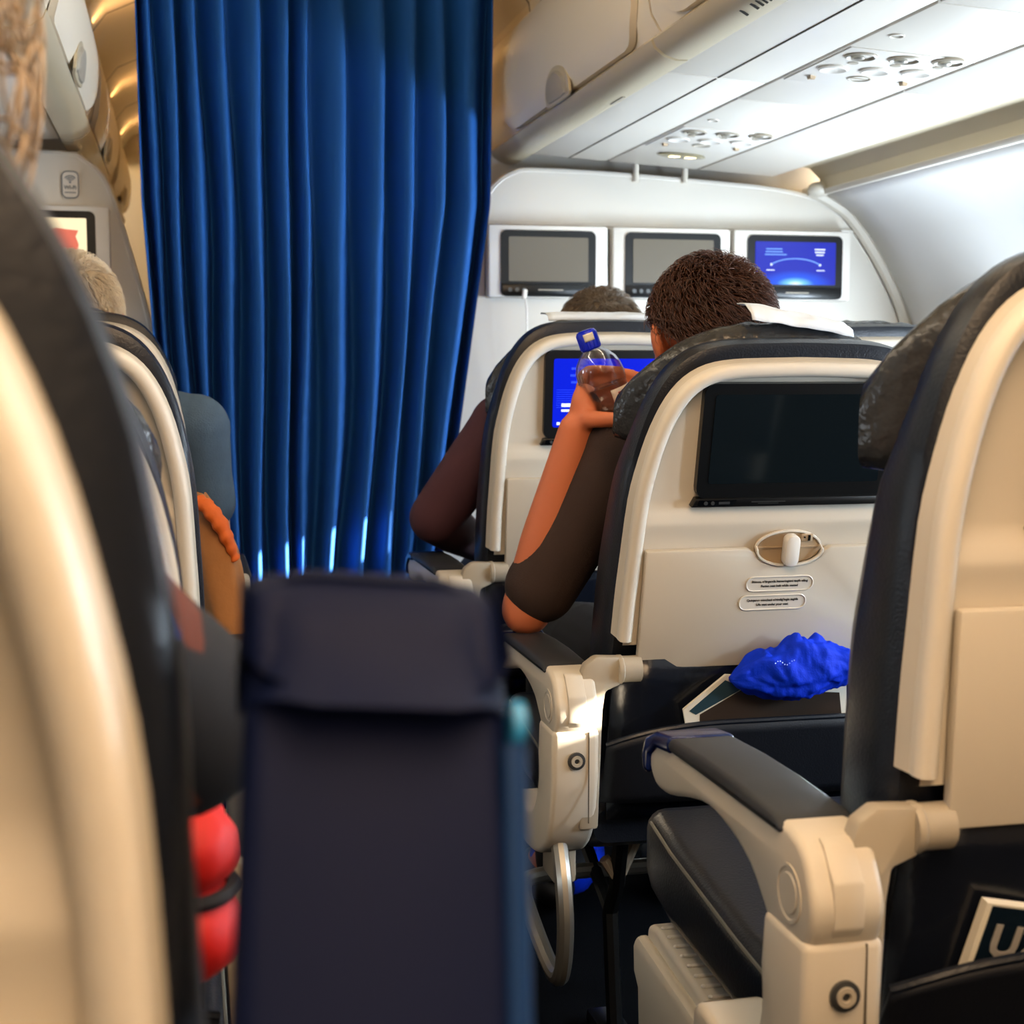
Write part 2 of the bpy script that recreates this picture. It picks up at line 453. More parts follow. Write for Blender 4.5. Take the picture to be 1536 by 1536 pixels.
overhead_bin(5.17, 6.4, 1, 'farthest shaded overhead bin, beside the curtain edge on the left')
b = MB(); b.loft([[(x, YB, z) for x, z in body_prof], [(x, .29, z) for x, z in body_prof]]); struct(b.build('trim_7', binm))
b = MB(); b.loft([[(XM - x, YB, z) for x, z in body_prof], [(XM - x, 1.475, z) for x, z in body_prof]]); struct(b.build('trim_8', binm))
# brown hinge strip on top of the right bins
b = MB(); b.prism([(.897, 1.952), (.912, 1.962), (.905, 1.975), (.89, 1.965)], 1, 2.5, 3.42, bev=.002)
for k in range(3): b.box((.897, 2.72 + k * .03, 1.967), (.012, .012, .02), bev=.002)
struct(b.build('trim_9', steel_d))

b = MB(); b.box((1.9, .76, 1.66), (.64, 6.8, .02)); struct(b.build('ceiling_side', ceilc))  # added slab outside the cabin, stops sun leaking in over the cove
# ------------------------------------------------------------------ bulkheads
right_out = [(.60, 0.), (.60, 1.02), (.665, 1.2), (.779, 1.395), (.83, 1.505), (.865, 1.55), (.905, 1.575), (.961, 1.586), (1.2, 1.581), (1.526, 1.563), (1.66, 1.553), (1.77, 1.535), (1.84, 1.503), (1.897, 1.46), (1.99, 1.33), (2.062, 1.19), (2.095, 1.05), (2.10, .8), (2.08, 0.)]
left_out = [(-.07, 0.), (-.07, 1.1), (-.09, 1.207), (-.13, 1.36), (-.162, 1.47), (-.191, 1.539), (-.235, 1.578), (-.289, 1.592), (-.6, 1.594), (-1.05, 1.565), (-1.24, 1.45), (-1.38, 1.2), (-1.43, .9), (-1.42, 0.)]
def bulkhead(name, out, rimm):
    top = smoothpath([(x, 0, z) for x, z in out[1:-1]], 4)
    poly = [out[0]] + [(v.x, v.z) for v in top] + [out[-1]]
    b = MB(); b.prism(poly, 1, 4.0, 4.06, bev=.004)
    o = struct(b.build(name, whitew, sharp=30))
    b = MB(); b.tube([(v.x, 4.012, v.z) for v in top], .012, 8); b.build('rim', rimm, o)
    return o, top
wf, topR = bulkhead('wall_front', right_out, white)
wf2, topL = bulkhead('wall_partition', left_out, white)
b = MB()
for x in (1.167, 1.5235): b.box((x, 3.992, 1.336), (.014, .02, .19))  # dark strips stand in for the shade between the screen housings
b.build('gap_strip', gapm, wf)
# ledge line of the recess that holds the screens
b = MB(); b.box((1.35, 3.998, 1.442), (1.14, .012, .008), bev=.003); b.build('ledge', white, wf)
# curved metal strip between partition and sidewall
b = MB(); pts = smoothpath([(1.775, 3.985, 1.553), (1.85, 3.985, 1.517), (1.912, 3.985, 1.470), (2.005, 3.985, 1.34), (2.077, 3.985, 1.2), (2.112, 3.985, 1.05), (2.115, 3.985, .8)], 6)
b.tube(pts, .018, 8); b.m(1); b.tube([p + Vector((.014, -.012, .006)) for p in pts], .006, 6)
struct(b.build('trim_10', [cream_l, steel_d]))
b = MB(); b.ell((1.79, 3.96, 1.553), (.035, .03, .022), 16, 10); struct(b.build('trim_11', cream_l))
# studs in the dark gap above the partition
for x in (1.256, 1.40):
    b = MB(); b.lathe([(.011, 0), (.009, .01), (.009, .05)], 12, Matrix.Translation((x, 4.0, 1.565))); struct(b.build('trim_12' if x < 1.3 else 'trim_13', cream_l))
# walls that close the cabin
b = MB(); b.box((1.45, 4.14, .83), (1.70, .03, 1.66)); struct(b.build('wall_closing', whitew))
b = MB(); b.box((-.9, 4.14, .83), (1.3, .03, 1.66)); struct(b.build('wall_closing_left', whitew))
b = MB(); b.box((.33, YF + .02, 1.15), (4.4, .04, 2.4)); struct(b.build('wall_forward', ceilc))
b = MB(); b.box((.33, YB - .02, 1.15), (4.4, .04, 2.4)); struct(b.build('wall_back', whitew))
b = MB(); b.box((-1.5, 5.55, 1.15), (.04, 2.8, 2.4)); struct(b.build('wall_side', ceilc))
b = MB(); b.box((.95, 5.6, 1.15), (.04, 2.8, 2.4)); struct(b.build('wall_side_right', ceilc))

# ------------------------------------------------------------------ service panels with lamps and air nozzles
def service_unit(dy, label, sign):
    zq = lambda x: 1.615 - .057 * (x - 1.167) - .0005
    t = thing('passenger_service_unit', label, 'service panel', (1.295, 2.6 + dy, zq(1.295)), group='service panels over the right seats')
    tilt = Matrix.Rotation(math.atan(.057), 4, 'Y')
    def at(x, y): return Matrix.Translation((x - 1.295, y - 2.6, zq(x) - zq(1.295))) @ tilt @ Matrix.Rotation(PI, 4, 'X')
    b = MB(); b.box((0, .02, -.0006), (.245, .30, .0022), rot=(0, math.atan(.057), 0), bev=.001); b.build('plate', white, t)
    for x, y in ((1.216, 2.519), (1.296, 2.508), (1.374, 2.491)):
        b = MB(); b.lathe([(.028, -.001), (.030, .004), (.026, .006), (.022, .001), (.008, -.006)], 24, at(x, y)); 
        b.m(1); b.lathe([(.012, .0), (.012, .006), (.008, .008)], 16, at(x - .004, y + .006))
        b.build('reading_lamp', [greyplast, steel], t)
    for x, y in ((1.213, 2.63), (1.291, 2.615), (1.366, 2.595)):
        b = MB(); b.lathe([(.027, -.001), (.029, .005), (.025, .007), (.018, .003), (.001, .002)], 24, at(x, y)); b.build('call_button', [white], t)
        b = MB(); b.lathe([(.010, 0), (.010, .003)], 12, at(x + .014, y - .055)); b.build('air_nozzle', greyplast, t)
    b = MB(); M0 = at(1.295, 2.691); b.tube([M0 @ Vector((.022 * math.cos(a), .022 * math.sin(a), .002)) for a in [2 * PI * k / 24 for k in range(24)]], .002, 6, closed=True)
    b.tube([M0 @ Vector((-.02, 0, .002)), M0 @ Vector((.02, 0, .002))], .0015, 6); b.build('speaker_ring', greyplast, t)
    for x, y in ((1.205, 2.712), (1.385, 2.684)):
        b = MB(); b.lathe([(.011, 0), (.008, .008), (.001, .009)], 3, at(x, y)); b.build('hook', tan, t)
    b = MB(); M0 = at(1.206, 2.364); b.tube([M0 @ Vector((.012 * math.cos(a), .012 * math.sin(a), .001)) for a in [2 * PI * k / 18 for k in range(18)]], .0014, 6, closed=True); b.build('mask_door_catch', white, t)
    if sign:
        M0 = at(1.305, 2.87) @ Matrix.Diagonal((1, .55, 1, 1))
        b = MB(); b.lathe([(.062, -.001), (.066, .003), (.060, .005)], 32, M0); s = b.build('seat_belt_sign', [signback], t)
        b = MB()      # cigarette and belt pictograms
        for k in (-1, 1):
            for a in (-.6, .6): b.box(M0 @ Vector((k * .022, 0, .006)), (.026, .007, .001), rot=(0, 0, a))
            b.box(M0 @ Vector((k * .022 + .012, .008, .006)), (.010, .006, .001))
        b.build('pictogram', glowm, s)
service_unit(0, 'white service panel with three reading lamps, nearer one over the right seats', False)
service_unit(.885, 'white service panel with the lit oval seat belt sign, above the bulkhead screens', True)

# ------------------------------------------------------------------ curtain
tips_hi = [-.085, -.053, .001, .055, .125, .205, .276, .327, .416, .516, .596, .674, .745, .800]
tips_lo = [-.03, .0, .03, .075, .13, .19, .259, .297, .373, .456, .525, .575, .634, .668]
def curtain():
    b = MB(); NZ = 90; z0, z1 = .12, 2.06; per = 14; rows = []
    rnd = random.Random(3)
    ph = [rnd.uniform(0, 6.28) for _ in tips_hi]; am = [rnd.uniform(.8, 1.2) for _ in tips_hi]
    for j in range(NZ + 1):
        z = lerp(z0, z1, j / NZ); t = (1.47 - z) / .92
        t2 = t if t > 0 else t * .15
        T = [lerp(a, c, min(t2, 1.25)) + .004 * math.sin(z * 7 + ph[i]) * (1 if 0 < i < 13 else 0) for i, (a, c) in enumerate(zip(tips_hi, tips_lo))]
        fr = interp([(.3, .46), (.9, .42), (1.3, .34), (1.6, .22), (1.85, .13), (2.06, .09)], z)
        A = interp([(.3, .052), (1.0, .052), (1.6, .046), (1.9, .038), (2.06, .028)], z)
        row = []
        for i in range(len(T) - 1):
            w = T[i + 1] - T[i]
            f = min(.7, max(.05, fr * (1 + .35 * math.sin(z * 4.3 + ph[i] * 2))))
            if i == len(T) - 2: f = .93
            a0 = A * am[i]; a1 = A * am[i + 1]
            for k in range(per):
                u = k / per
                if u < .5:
                    s = u / .5; x = T[i] + w * f * s; y = lerp(-a0, a0, .5 - .5 * math.cos(PI * s) if True else s)
                else:
                    s = (u - .5) / .5; x = T[i] + w * (f + (1 - f) * s); y = lerp(a0, -a1, .5 - .5 * math.cos(PI * s))
                row.append((x, 3.85 + y + .004 * noise.noise((x * 9, z * 3, 0)), z))
        row.append((T[-1], 3.85 + A * .3, z))
        rows.append(row)
    b.loft(rows, closed=False)
    o = b.build('curtain', curtm, sharp=0)
    md = o.modifiers.new('s', 'SOLIDIFY'); md.thickness = .002
    tag(o, 'blue pleated curtain drawn across the aisle', 'curtain')
curtain()
b = MB(); b.box((.33, 3.85, 2.068), (1.16, .03, .014), bev=.003); struct(b.build('trim_14', greyplast))
# ------------------------------------------------------------------ displays
def plate(b, x0, x1, z0, z1, y, r, th=.002):
    """rounded rectangle facing -y"""
    p = rrect(x1 - x0, z1 - z0, r, 5, (x0 + x1) / 2, (z0 + z1) / 2)
    b.prism(p, 1, y, y + th)
def flight_map(b, cx, cz, w, h, y):
    """arc, end dots, caption bars of the flight map; material slots 0 light blue, 1 white"""
    b.m(0)
    arc = [(cx + w * .36 * math.sin(a), y, cz - h * .62 + h * .62 * math.cos(a) + h * .0) for a in [(-1 + 2 * k / 20) * 1.0 for k in range(21)]]
    arc = [(x, yy, cz - .20 * h + (z - (cz - h * .62)) * .5) for x, yy, z in arc]
    b.tube(arc, h * .012, 6)
    b.m(1)
    for s in (-1, 1):
        e = arc[0] if s < 0 else arc[-1]
        b.lathe([(h * .028, 0), (h * .028, .0006)], 12, Matrix.Translation(e) @ Matrix.Rotation(PI / 2, 4, 'X'))
        b.box((e[0] + s * w * .01, y, e[2] - h * .13), (w * .1, .0004, h * .018))
    b.m(0)
    for k in range(3):
        b.box((cx - w * .27 + (w * .02 if k == 2 else 0), y, cz + h * (.33 - .065 * k)), (w * (.2, .21, .27)[k], .0004, h * .022))
    b.m(1)
    for k in range(3):
        b.box((cx + w * .30, y, cz + h * (.33 - .065 * k)), (w * (.13, .12, .09)[k], .0004, h * .026))

def bulkhead_monitor(x0, x1, mx0, mx1, label, lit, sides=True, zt=1.434, zb=1.238):
    t = thing('bulkhead_monitor', label, 'screen', ((x0 + x1) / 2, 3.99, (zt + zb) / 2), group='screens on the bulkheads')
    ox, oy, oz = t.location
    y = 3.945
    b = MB(); b.box(((x0 + x1) / 2 - ox, 3.97 - oy, (zt + zb) / 2 - oz), (x1 - x0, .056, zt - zb), bev=.006); b.build('housing', [white], t)
    b = MB(); plate(b, mx0 - ox, mx1 - ox, zb + .003 - oz, zt - .014 - oz, y - .007 - oy, .016, .012)
    b.m(0); b.box(((mx0 + mx1) / 2 - ox, y - .008 - oy, zb + .022 - oz), (mx1 - mx0 - .006, .006, .030), bev=.003)
    f = b.build('display', [black], t)
    b = MB(); b.box(((mx0 + mx1) / 2 - ox + .005, y - .0115 - oy, zb + .021 - oz), (.07, .002, .003)); b.build('control_bar', greyplast, f)
    for k in range(3):
        b = MB(); b.lathe([(.006, 0), (.006, .002)], 12, Matrix.Translation((mx0 + .025 + k * .02 - ox, y - .0105 - oy, zb + .021 - oz)) @ Matrix.Rotation(PI / 2, 4, 'X')); b.build('button', steel_d, f)
    sx0, sx1, sz0, sz1 = mx0 + .022, mx1 - .022, zb + .044, zt - .032
    b = MB(); plate(b, sx0 - ox, sx1 - ox, sz0 - oz, sz1 - oz, y - .0085 - oy, .003, .001)
    s = b.build('screen', {'map': scr_map, 'grey': screen_grey, 'film': scr_warm}[lit], f)
    if lit == 'map':
        b = MB(); flight_map(b, (sx0 + sx1) / 2 - ox, (sz0 + sz1) / 2 - oz, sx1 - sx0, sz1 - sz0, y - .0092 - oy)
        b.build('map_graphic', [scr_text, scr_white], f)
    if lit == 'film':
        b = MB()
        pts = [(-.245, 1.395), (-.252, 1.38), (-.245, 1.36), (-.25, 1.33), (-.24, 1.30), (-.30, 1.288), (-.36, 1.30), (-.37, 1.38), (-.30, 1.40)]
        b.prism([(x - ox, z - oz) for x, z in pts], 1, y - .0092 - oy, y - .0088 - oy)
        b.build('film_picture', scr_pink, f)
    return t
bulkhead_monitor(.823, 1.160, .856, 1.124, 'dark grey bulkhead screen with a white cable plugged in below it', 'grey')
bulkhead_monitor(1.174, 1.518, 1.209, 1.488, 'dark grey bulkhead screen half behind the dark-haired head', 'grey')
bulkhead_monitor(1.529, 1.884, 1.569, 1.857, 'bulkhead screen lit blue with a flight map, rightmost of the three', 'map')
bulkhead_monitor(-.56, -.168, -.49, -.203, 'bulkhead screen showing a warm coloured film, below the Wi-Fi sign', 'film', zt=1.458, zb=1.20)
b = MB()          # rounded wing at the left of the first screen box
b.prism([(.765, 1.418), (.823, 1.434), (.823, 1.24), (.80, 1.238), (.775, 1.25), (.765, 1.275)], 1, 3.985, 4.0, bev=.006); b.build('side_wing', cream_l, wf)
# white cable plugged into the first screen
t = thing('charging_cable', 'thin white cable hanging from the first bulkhead screen', 'cable', (.918, 3.93, 1.25))
b = MB(); b.box((0, -.010, -.004), (.012, .014, .026), rot=(0, .15, 0), bev=.003); b.build('plug', white, t)
b = MB(); b.tube(smoothpath([(.002, -.010, -.015), (.006, -.010, -.05), (.007, -.008, -.14), (.006, .01, -.32), (.0, .02, -.6)], 6), .0022, 6); b.build('cord', white, t)
# Wi-Fi sign on the left partition
t = thing('wifi_sign', 'small rounded Wi-Fi sign on the left partition', 'sign', (-.2655, 3.996, 1.516), group=None)
b = MB(); p0 = rrect(.044, .070, .014, 6); b.prism(p0, 1, -.003, 0); b.build('sign_plate', white, t)
b = MB(); b.tube([(x, -.003, z) for x, z in rrect(.041, .067, .013, 6)], .0014, 6, closed=True); b.build('sign_border', wifi, t)
b = MB()
for r in (.0065, .0115, .0165):
    b.tube([(r * math.sin(a), -.0035, .006 + r * math.cos(a)) for a in [rad(-52 + 104 * k / 12) for k in range(13)]], .0012, 6)
b.lathe([(.0025, 0), (.0025, .001)], 12, Matrix.Translation((0, -.003, .006)) @ Matrix.Rotation(PI / 2, 4, 'X'))
b.m(1); b.text('Wi-Fi', .0135, (0, -.0034, -.0075), bold=.0004); b.box((0, -.0034, -.020), (.028, .0006, .0022))
b.build('sign_symbol', [wifib, wifi], t)

# ------------------------------------------------------------------ aircraft seat
OUT = [(.24, 0), (.2385, .06), (.236, .11), (.231, .20), (.222, .255), (.209, .305), (.191, .345), (.168, .373), (.138, .390), (.10, .397), (.05, .399), (0, .400)]
def outline(off=0., v0=None, top=0.):
    """half outline of the seat shell -> closed upper arch from bottom left to bottom right, offset outwards"""
    h = smoothpath([(u, 0, v) for u, v in OUT], 3)
    pts = [(p.x, p.z) for p in h]
    right = []
    for i, (u, v) in enumerate(pts):
        a = pts[max(i - 1, 0)]; c = pts[min(i + 1, len(pts) - 1)]
        tx, tz = c[0] - a[0], c[1] - a[1]; l = math.hypot(tx, tz) or 1
        nx, nz = tz / l, -tx / l
        if i == len(pts) - 1: nx, nz = 0, 1
        right.append((u + nx * off, v + nz * off + top * max(0, min(1, (v - .2) / .18))))
    if v0 is not None: right = [(right[0][0], v0)] + right
    left = [(-u, v) for u, v in right]
    return left + right[-2::-1]

def make_seat(name, label, x, y, scale, recline, arm=-1, arm_up=False, screen='off', right_arm=False, pocket=True, full=True, group='aircraft seats', cloth=None, tray_mat=None, armdx=0., coff=.008, hrl=0., pz0=0., cdrop=0.):
    t = thing(name, label, 'airplane seat', (x, y, 0), group=group, scale=scale)
    H = (0, 0, .668); th = rad(recline); R = (th, 0, 0)
    bk = dict(loc=H, rot=R)
    hw = lambda v: interp([(b_, a_) for a_, b_ in OUT], v)
    # --- shell (rear panel) with a recessed screen bay and a ledge
    b = MB(); rows = []
    prof = [(-.01, .003), (.10, .003), (.160, .002), (.166, .001), (.172, .002), (.194, .013), (.20, .014), (.36, .014), (.375, .012), (.39, .010)]
    vs = [-.01, .05, .10, .14, .160, .166, .172, .183, .194, .20, .23, .27, .30, .33, .35, .365, .378, .388]
    for v in vs:
        h = hw(v) - .010
        if v > .385: h = max(.12, h - .02)
        w = interp(prof, v)
        rows.append([(h * (2 * i / 16 - 1), w, v) for i in range(17)])
    b.loft(rows, closed=False)
    # outer wall of the shell
    o0, o1 = outline(-.004), outline(.002)
    b.loft([[(u, -.004, v) for u, v in o0], [(u, .026, v) for u, v in o1]], closed=False)
    shell = b.build('back_shell', cream, t, sharp=28, **bk)
    # --- bezel rim
    b = MB(); path = outline(-.012)
    prof = [(-.010, .012), (-.0105, .000), (-.009, -.007), (-.005, -.0105), (.002, -.011), (.007, -.008), (.0095, -.002), (.010, .014)]
    rings = []
    P = [Vector((u, 0, v)) for u, v in path]
    for i, p in enumerate(P):
        tg = (P[min(i + 1, len(P) - 1)] - P[max(i - 1, 0)]).normalized(); nn = Vector((tg.z, 0, -tg.x))   # inward for this winding
        rings.append([p + nn * a + Vector((0, w, 0)) for a, w in prof])
    b.loft(rings); b.build('bezel', cream_l, t, sharp=50, **bk)
    # --- backrest cushion
    b = MB(); rings = []
    kw = lambda v: interp([(.10, 1.), (.22, .80), (.30, .52), (.40, .42)], v)
    for off, w, v0 in ((-.020, .020, -.13), (coff - .010, .0205, -.145), (coff - .002, .030, -.15), (coff, .06, -.15), (coff - .001, .10, -.15), (coff - .010, .124, -.145), (-.02, .137, -.13), (-.07, .143, -.10), (-.13, .145, -.05)):
        r = [(u - math.copysign(cdrop * max(0, min(1, (.30 - v) / .13)), u), v) for u, v in outline(off, None, .014)]
        ring = [(r[0][0] * 1.0, v0), (r[0][0] * 1.003, v0 * .5)] + r + [(r[-1][0] * 1.003, v0 * .5), (r[-1][0], v0)]
        rings.append([(u, .020 + (w - .020) * kw(v), v) for u, v in ring])
    b.loft(rings); b.build('backrest_cushion', navy, t, sharp=45, **bk)
    # --- headrest with forward wings
    def hpt(s):
        a = abs(s)
        u = .205 * s; w = .105 + .070 * a ** 3.2
        vb = .218 + .03 * (1 - a ** 2) + hrl; vt = .420 - .112 * a ** 3.2 + hrl * .5
        thk = .030 + .004 * a
        return u, w, vb, vt, thk
    b = MB(); rings = []; NS = 28; NR = 22
    for i in range(NS + 1):
        s = -1 + 2 * i / NS; u, w, vb, vt, thk = hpt(s)
        k = 1 if 0 < i < NS else .55
        if i in (1, NS - 1): k = .88
        d = .001
        ring = []
        du = .205; dw = .070 * 3.2 * abs(s) ** 2.2 * (1 if s >= 0 else -1)
        l = math.hypot(du, dw); nx, nw = -dw / l, du / l
        for j in range(NR):
            a = 2 * PI * j / NR
            ca, sa = math.cos(a), math.sin(a)
            pc = math.copysign(abs(ca) ** .55, ca); ps_ = math.copysign(abs(sa) ** .8, sa)
            off = thk * ps_ * k; vv = (vb + vt) / 2 + (vt - vb) / 2 * pc * (1 if k == 1 else (.97 if k > .8 else .9))
            wr_ = .0030 * noise.noise((s * 9, a * 3, 1.3)) + .0022 * noise.noise((s * 26, a * 7, 4.3))
            ring.append((u + nx * (off + wr_), w + nw * (off + wr_), vv + wr_))
        rings.append(ring)
    b.loft(rings); hr = b.build('headrest', headleather, t, sharp=60, **bk)
    # stitched seams along both faces of the wings
    for sgn in (-1, 1):
        for off_s in (-.72, -.05):
            pts = []
            for k in range(19):
                q = k / 18
                s = sgn * (1. if True else 1); u, w, vb, vt, thk = hpt(sgn * .995)
                pts.append((u + sgn * .002 - sgn * 0, w + thk * off_s * 1.0, lerp(vb + .012, vt - .012, q)))
            b = MB(); b.tube([(p[0] - sgn * .006 * (abs(2 * k / 18 - 1) ** 6), p[1], p[2]) for k, p in enumerate(pts)], .0016, 5)
            b.build('seam_piping', thread, hr)
    if cloth:
        b = MB()
        def cf(i, j):
            u = lerp(cloth[0], cloth[1], i); q = j
            w = lerp(.075, .14, q); v = .424 + .006 * math.sin(q * PI) + .004 * noise.noise((u * 30, q * 4, 2))
            if cloth[2]: v += cloth[2] * (1 - i) ** .8 * (.75 + .25 * q)
            if q < .08: v -= .006
            return (u, w, v)
        b.grid(24, 10, cf); co = b.build('headrest_cloth', cloth_w, hr, sharp=0)
        md = co.modifiers.new('s', 'SOLIDIFY'); md.thickness = .0015
    # --- screen
    b = MB(); plate(b, -.142, .142, .205, .368, .002, .016, .016)
    mon = b.build('monitor', black, t, sharp=30, **bk)
    b = MB(); plate(b, -.126, .126, .227, .353, .0012, .004, .001)
    b.build('screen', glass_off if screen == 'off' else scr_menu, mon)
    if screen != 'off':
        b = MB(); z0 = .2885
        b.m(0)
        for k in range(3): b.box((-.075, .0006, .335 - .0125 * k), (.036 + .004 * (k % 2), .0005, .004))
        for k in range(9): b.box((-.02, .0007, .296 - .004 * k), (.2, .0004, .0006))
        b.m(1)
        b.box((-.085, .0006, .268), (.05, .0005, .006)); b.box((-.06, .0006, .258), (.10, .0005, .004)); b.box((-.115, .0006, .234), (.006, .0005, .005))
        b.box((.10, .0006, .335), (.012, .0005, .003)); b.box((.07, .0006, .265), (.01, .0005, .006))
        b.build('screen_menu', [M('screen_lines', '#000000', .3, emit='#2a4cff', estr=.9), scr_white], mon)
    b = MB(); b.prism([(-.148, .194), (.148, .194), (.142, .2065), (-.142, .2065)], 1, -.002, .012, bev=.0015)
    b.m(1)
    b.prism([(-.140, .1965), (-.088, .1965), (-.083, .2045), (-.138, .2045)], 1, -.0026, -.002)
    b.m(2)
    for k, xx in enumerate((-.128, -.118)): b.lathe([(.0028, 0), (.0028, .001)], 12, Matrix.Translation((xx, -.0026, .2005)) @ Matrix.Rotation(PI / 2, 4, 'X'))
    b.box((-.101, -.0028, .2005), (.016, .0008, .0035)); b.box((-.036, -.0024, .2012), (.05, .0012, .0012)); b.box((-.036, -.0024, .1988), (.03, .0012, .0008))
    b.build('control_strip', [black, blackg, steel_d], mon)
    # --- tray table with latch and the two instruction plates
    tm = tray_mat or cream
    b = MB()
    body = [(-.211, -.043), (.211, -.043), (.211, .135), (.062, .135), (.050, .128)]
    body += [(.050 * math.cos(a), .128 - .020 * math.sin(a)) for a in [PI * k / 14 for k in range(1, 14)]] + [(-.050, .128), (-.062, .135), (-.211, .135)]
    b.prism(body, 1, -.012, .001, bev=.0035)
    tray = b.build('tray_table', tm, t, sharp=30, **bk)
    b = MB(); el = [(.049 * math.cos(a), .132 + (.026 if math.sin(a) > 0 else .023) * math.sin(a)) for a in [2 * PI * k / 40 for k in range(40)]]
    b.prism(el, 1, -.004, .002); b.m(1)
    b.tube([(u, -.0045 if v > .135 else -.0125, v) for u, v in el], .0022, 6, closed=True)
    b.m(2); b.box((0, -.005, .134), (.09, .002, .002)); b.box((.026, -.006, .148), (.018, .003, .011), bev=.001)
    b.m(3); b.box((.029, -.008, .148), (.0032, .002, .008)); b.box((.022, -.008, .149), (.002, .002, .002))
    b.build('latch_recess', [tan, cream_l, tan, black], tray)
    b = MB(); b.prism(rrect(.022, .046, .0095, 6, 0, .133), 1, -.024, -.006, bev=.004); b.build('latch', white, tray)
    for k, (cx, cz, w, l1, l2) in enumerate(((-.010, .082, .1, "Iltimos, o'tirganda kamaringizni taqib oling", 'Fasten seat belt while seated'), (-.018, .054, .1, "Qutqaruv nimchasi o'rindig'ingiz tagida", 'Life vest under your seat'))):
        b = MB(); b.tube([(u, -.0125, v) for u, v in rrect(w, .021, .0103, 6, cx, cz)], .0013, 6, closed=True)
        b.prism(rrect(w - .002, .019, .0094, 6, cx, cz), 1, -.0125, -.0118)
        b.m(1); b.text(l1, .0050, (cx, -.0127, cz + .0036), bold=.00008); b.text(l2, .0048, (cx, -.0127, cz - .0032), bold=.0001)
        b.build('instruction_plate', [cream_l, textgrey], tray)
    # --- tray arms
    for s in (-1, 1):
        b = MB(); z0 = -.04
        shp = [(-.295, .40), (-.268, .40), (-.262, .57), (-.258, .597), (-.235, .606), (-.235, .645), (-.272, .647), (-.288, .636), (-.297, .61), (-.30, .55)]
        b.prism([(s * -u, v) for u, v in shp], 1, -.010, .012, bev=.004)
        b.lathe([(.020, 0), (.021, .002), (.021, .006), (.019, .008), (.019, .034)], 16, Matrix.Translation((s * .240, .001, .626)) @ Matrix.Rotation(-s * PI / 2, 4, 'Y'))
        b.build('tray_arm', greyplast, t, loc=(0, 0, 0))
    # --- lower back: glossy liner, pocket with piped edge
    b = MB()
    b.grid(8, 6, lambda i, j: (.245 * (2 * i - 1), .008 + .03 * (1 - j) + .005 * math.sin(i * 9 + j * 4), lerp(.40, .64, j)))
    ln = b.build('lower_back', navy_gloss, t, sharp=0); md = ln.modifiers.new('s', 'SOLIDIFY'); md.thickness = .01; md.offset = -1
    if pocket:
        def pk(i, j):
            u = .255 * (2 * i - 1); a = abs(2 * i - 1)
            top = .542 + pz0 - .030 * a ** 4; z = lerp(.43, top, j)
            yy = lerp(.012, -.022, j) - .006 * math.sin(PI * i) + .02 * a ** 6
            return (u, yy + .002 * noise.noise((u * 14, z * 10, 3)), z)
        b = MB(); b.grid(28, 8, pk); p = b.build('literature_pocket', navy_d, t, sharp=0)
        md = p.modifiers.new('s', 'SOLIDIFY'); md.thickness = .006; md.offset = -1
        b = MB(); b.tube([Vector(pk(k / 28, 1)) + Vector((0, -.002, .001)) for k in range(29)], .0045, 8); b.build('pocket_piping', navy, p)
        b = MB(); b.tube([Vector(pk(.62 + .12 * k / 8, 1 - k / 8)) + Vector((0, -.0045, 0)) for k in range(9)], .0009, 5); b.tube([Vector(pk(.605 + .12 * k / 8, 1 - k / 8)) + Vector((0, -.0045, 0)) for k in range(9)], .0007, 5)
        b.build('pocket_stitching', thread, p)
    # --- seat cushion (slopes down to the rear)
    b = MB(); rings = []
    for yy, zt, zb, h in ((.06, .405, .355, .255), (.09, .418, .340, .265), (.30, .430, .342, .268), (.50, .452, .350, .268), (.575, .466, .362, .266), (.600, .462, .370, .262), (.612, .445, .385, .250)):
        rings.append([(u * 1., yy, v) for u, v in rrect(2 * h, zt - zb, .022, 4, 0, (zt + zb) / 2)])
    b.loft(rings); cu = b.build('seat_cushion', navy, t, sharp=50)
    for s in (-1, 1):
        b = MB(); b.tube([(s * .2655, yy, zt - .012) for yy, zt in ((.09, .415), (.30, .430), (.50, .452), (.575, .466))], .0022, 6)
        b.build('cushion_seam', thread, cu)
    # --- frame: cross tube, legs, luggage bar
    b = MB(); b.tube([(-.20, .13, .395), (.20, .13, .395)], .016, 12); b.m(1)
    for s in (-1, 1): b.tube([(s * .20, .13, .395), (s * .245, .13, .395)], .017, 12)
    b.build('frame_tube', [black, greyplast], t)
    b = MB(); b.box((0, .40, .330), (.48, .36, .022), bev=.006); b.build('seat_pan', black, t)
    for s in (-1, 1):
        b = MB(); b.tube([(s * .19, .12, .39), (s * .19, .155, .255), (s * .19, .19, .20), (s * .19, .16, .02)], .013, 8)
        b.tube([(s * .19, .19, .20), (s * .19, .40, .29)], .011, 8); b.box((s * .19, .18, .012), (.05, .12, .024), bev=.006)
        b.build('leg', black, t)
    b = MB(); b.tube([(-.12, .14, .40), (-.135, .15, .385), (-.185, .15, .275), (-.192, .15, .268), (-.212, .15, .300)], .009, 8); b.build('footrest_arm', greyplast, t)
    a_ = arm or -1
    b = MB(); b.tube(smoothpath([(a_ * .315, .04, .385), (a_ * .318, -.005, .33), (a_ * .318, -.02, .26), (a_ * .318, .0, .19), (a_ * .318, .05, .172), (a_ * .318, .16, .195), (a_ * .315, .25, .225), (a_ * .29, .275, .235), (a_ * .2, .28, .236), (.0, .28, .236), (-a_ * .2, .28, .236)], 6), .0125, 10)
    b.build('luggage_bar', steel, t)
    # --- armrest on the aisle side: base, arm, pad
    if not arm: return t
    ax = a_ * (.305 + armdx); wx = .030
    b = MB()
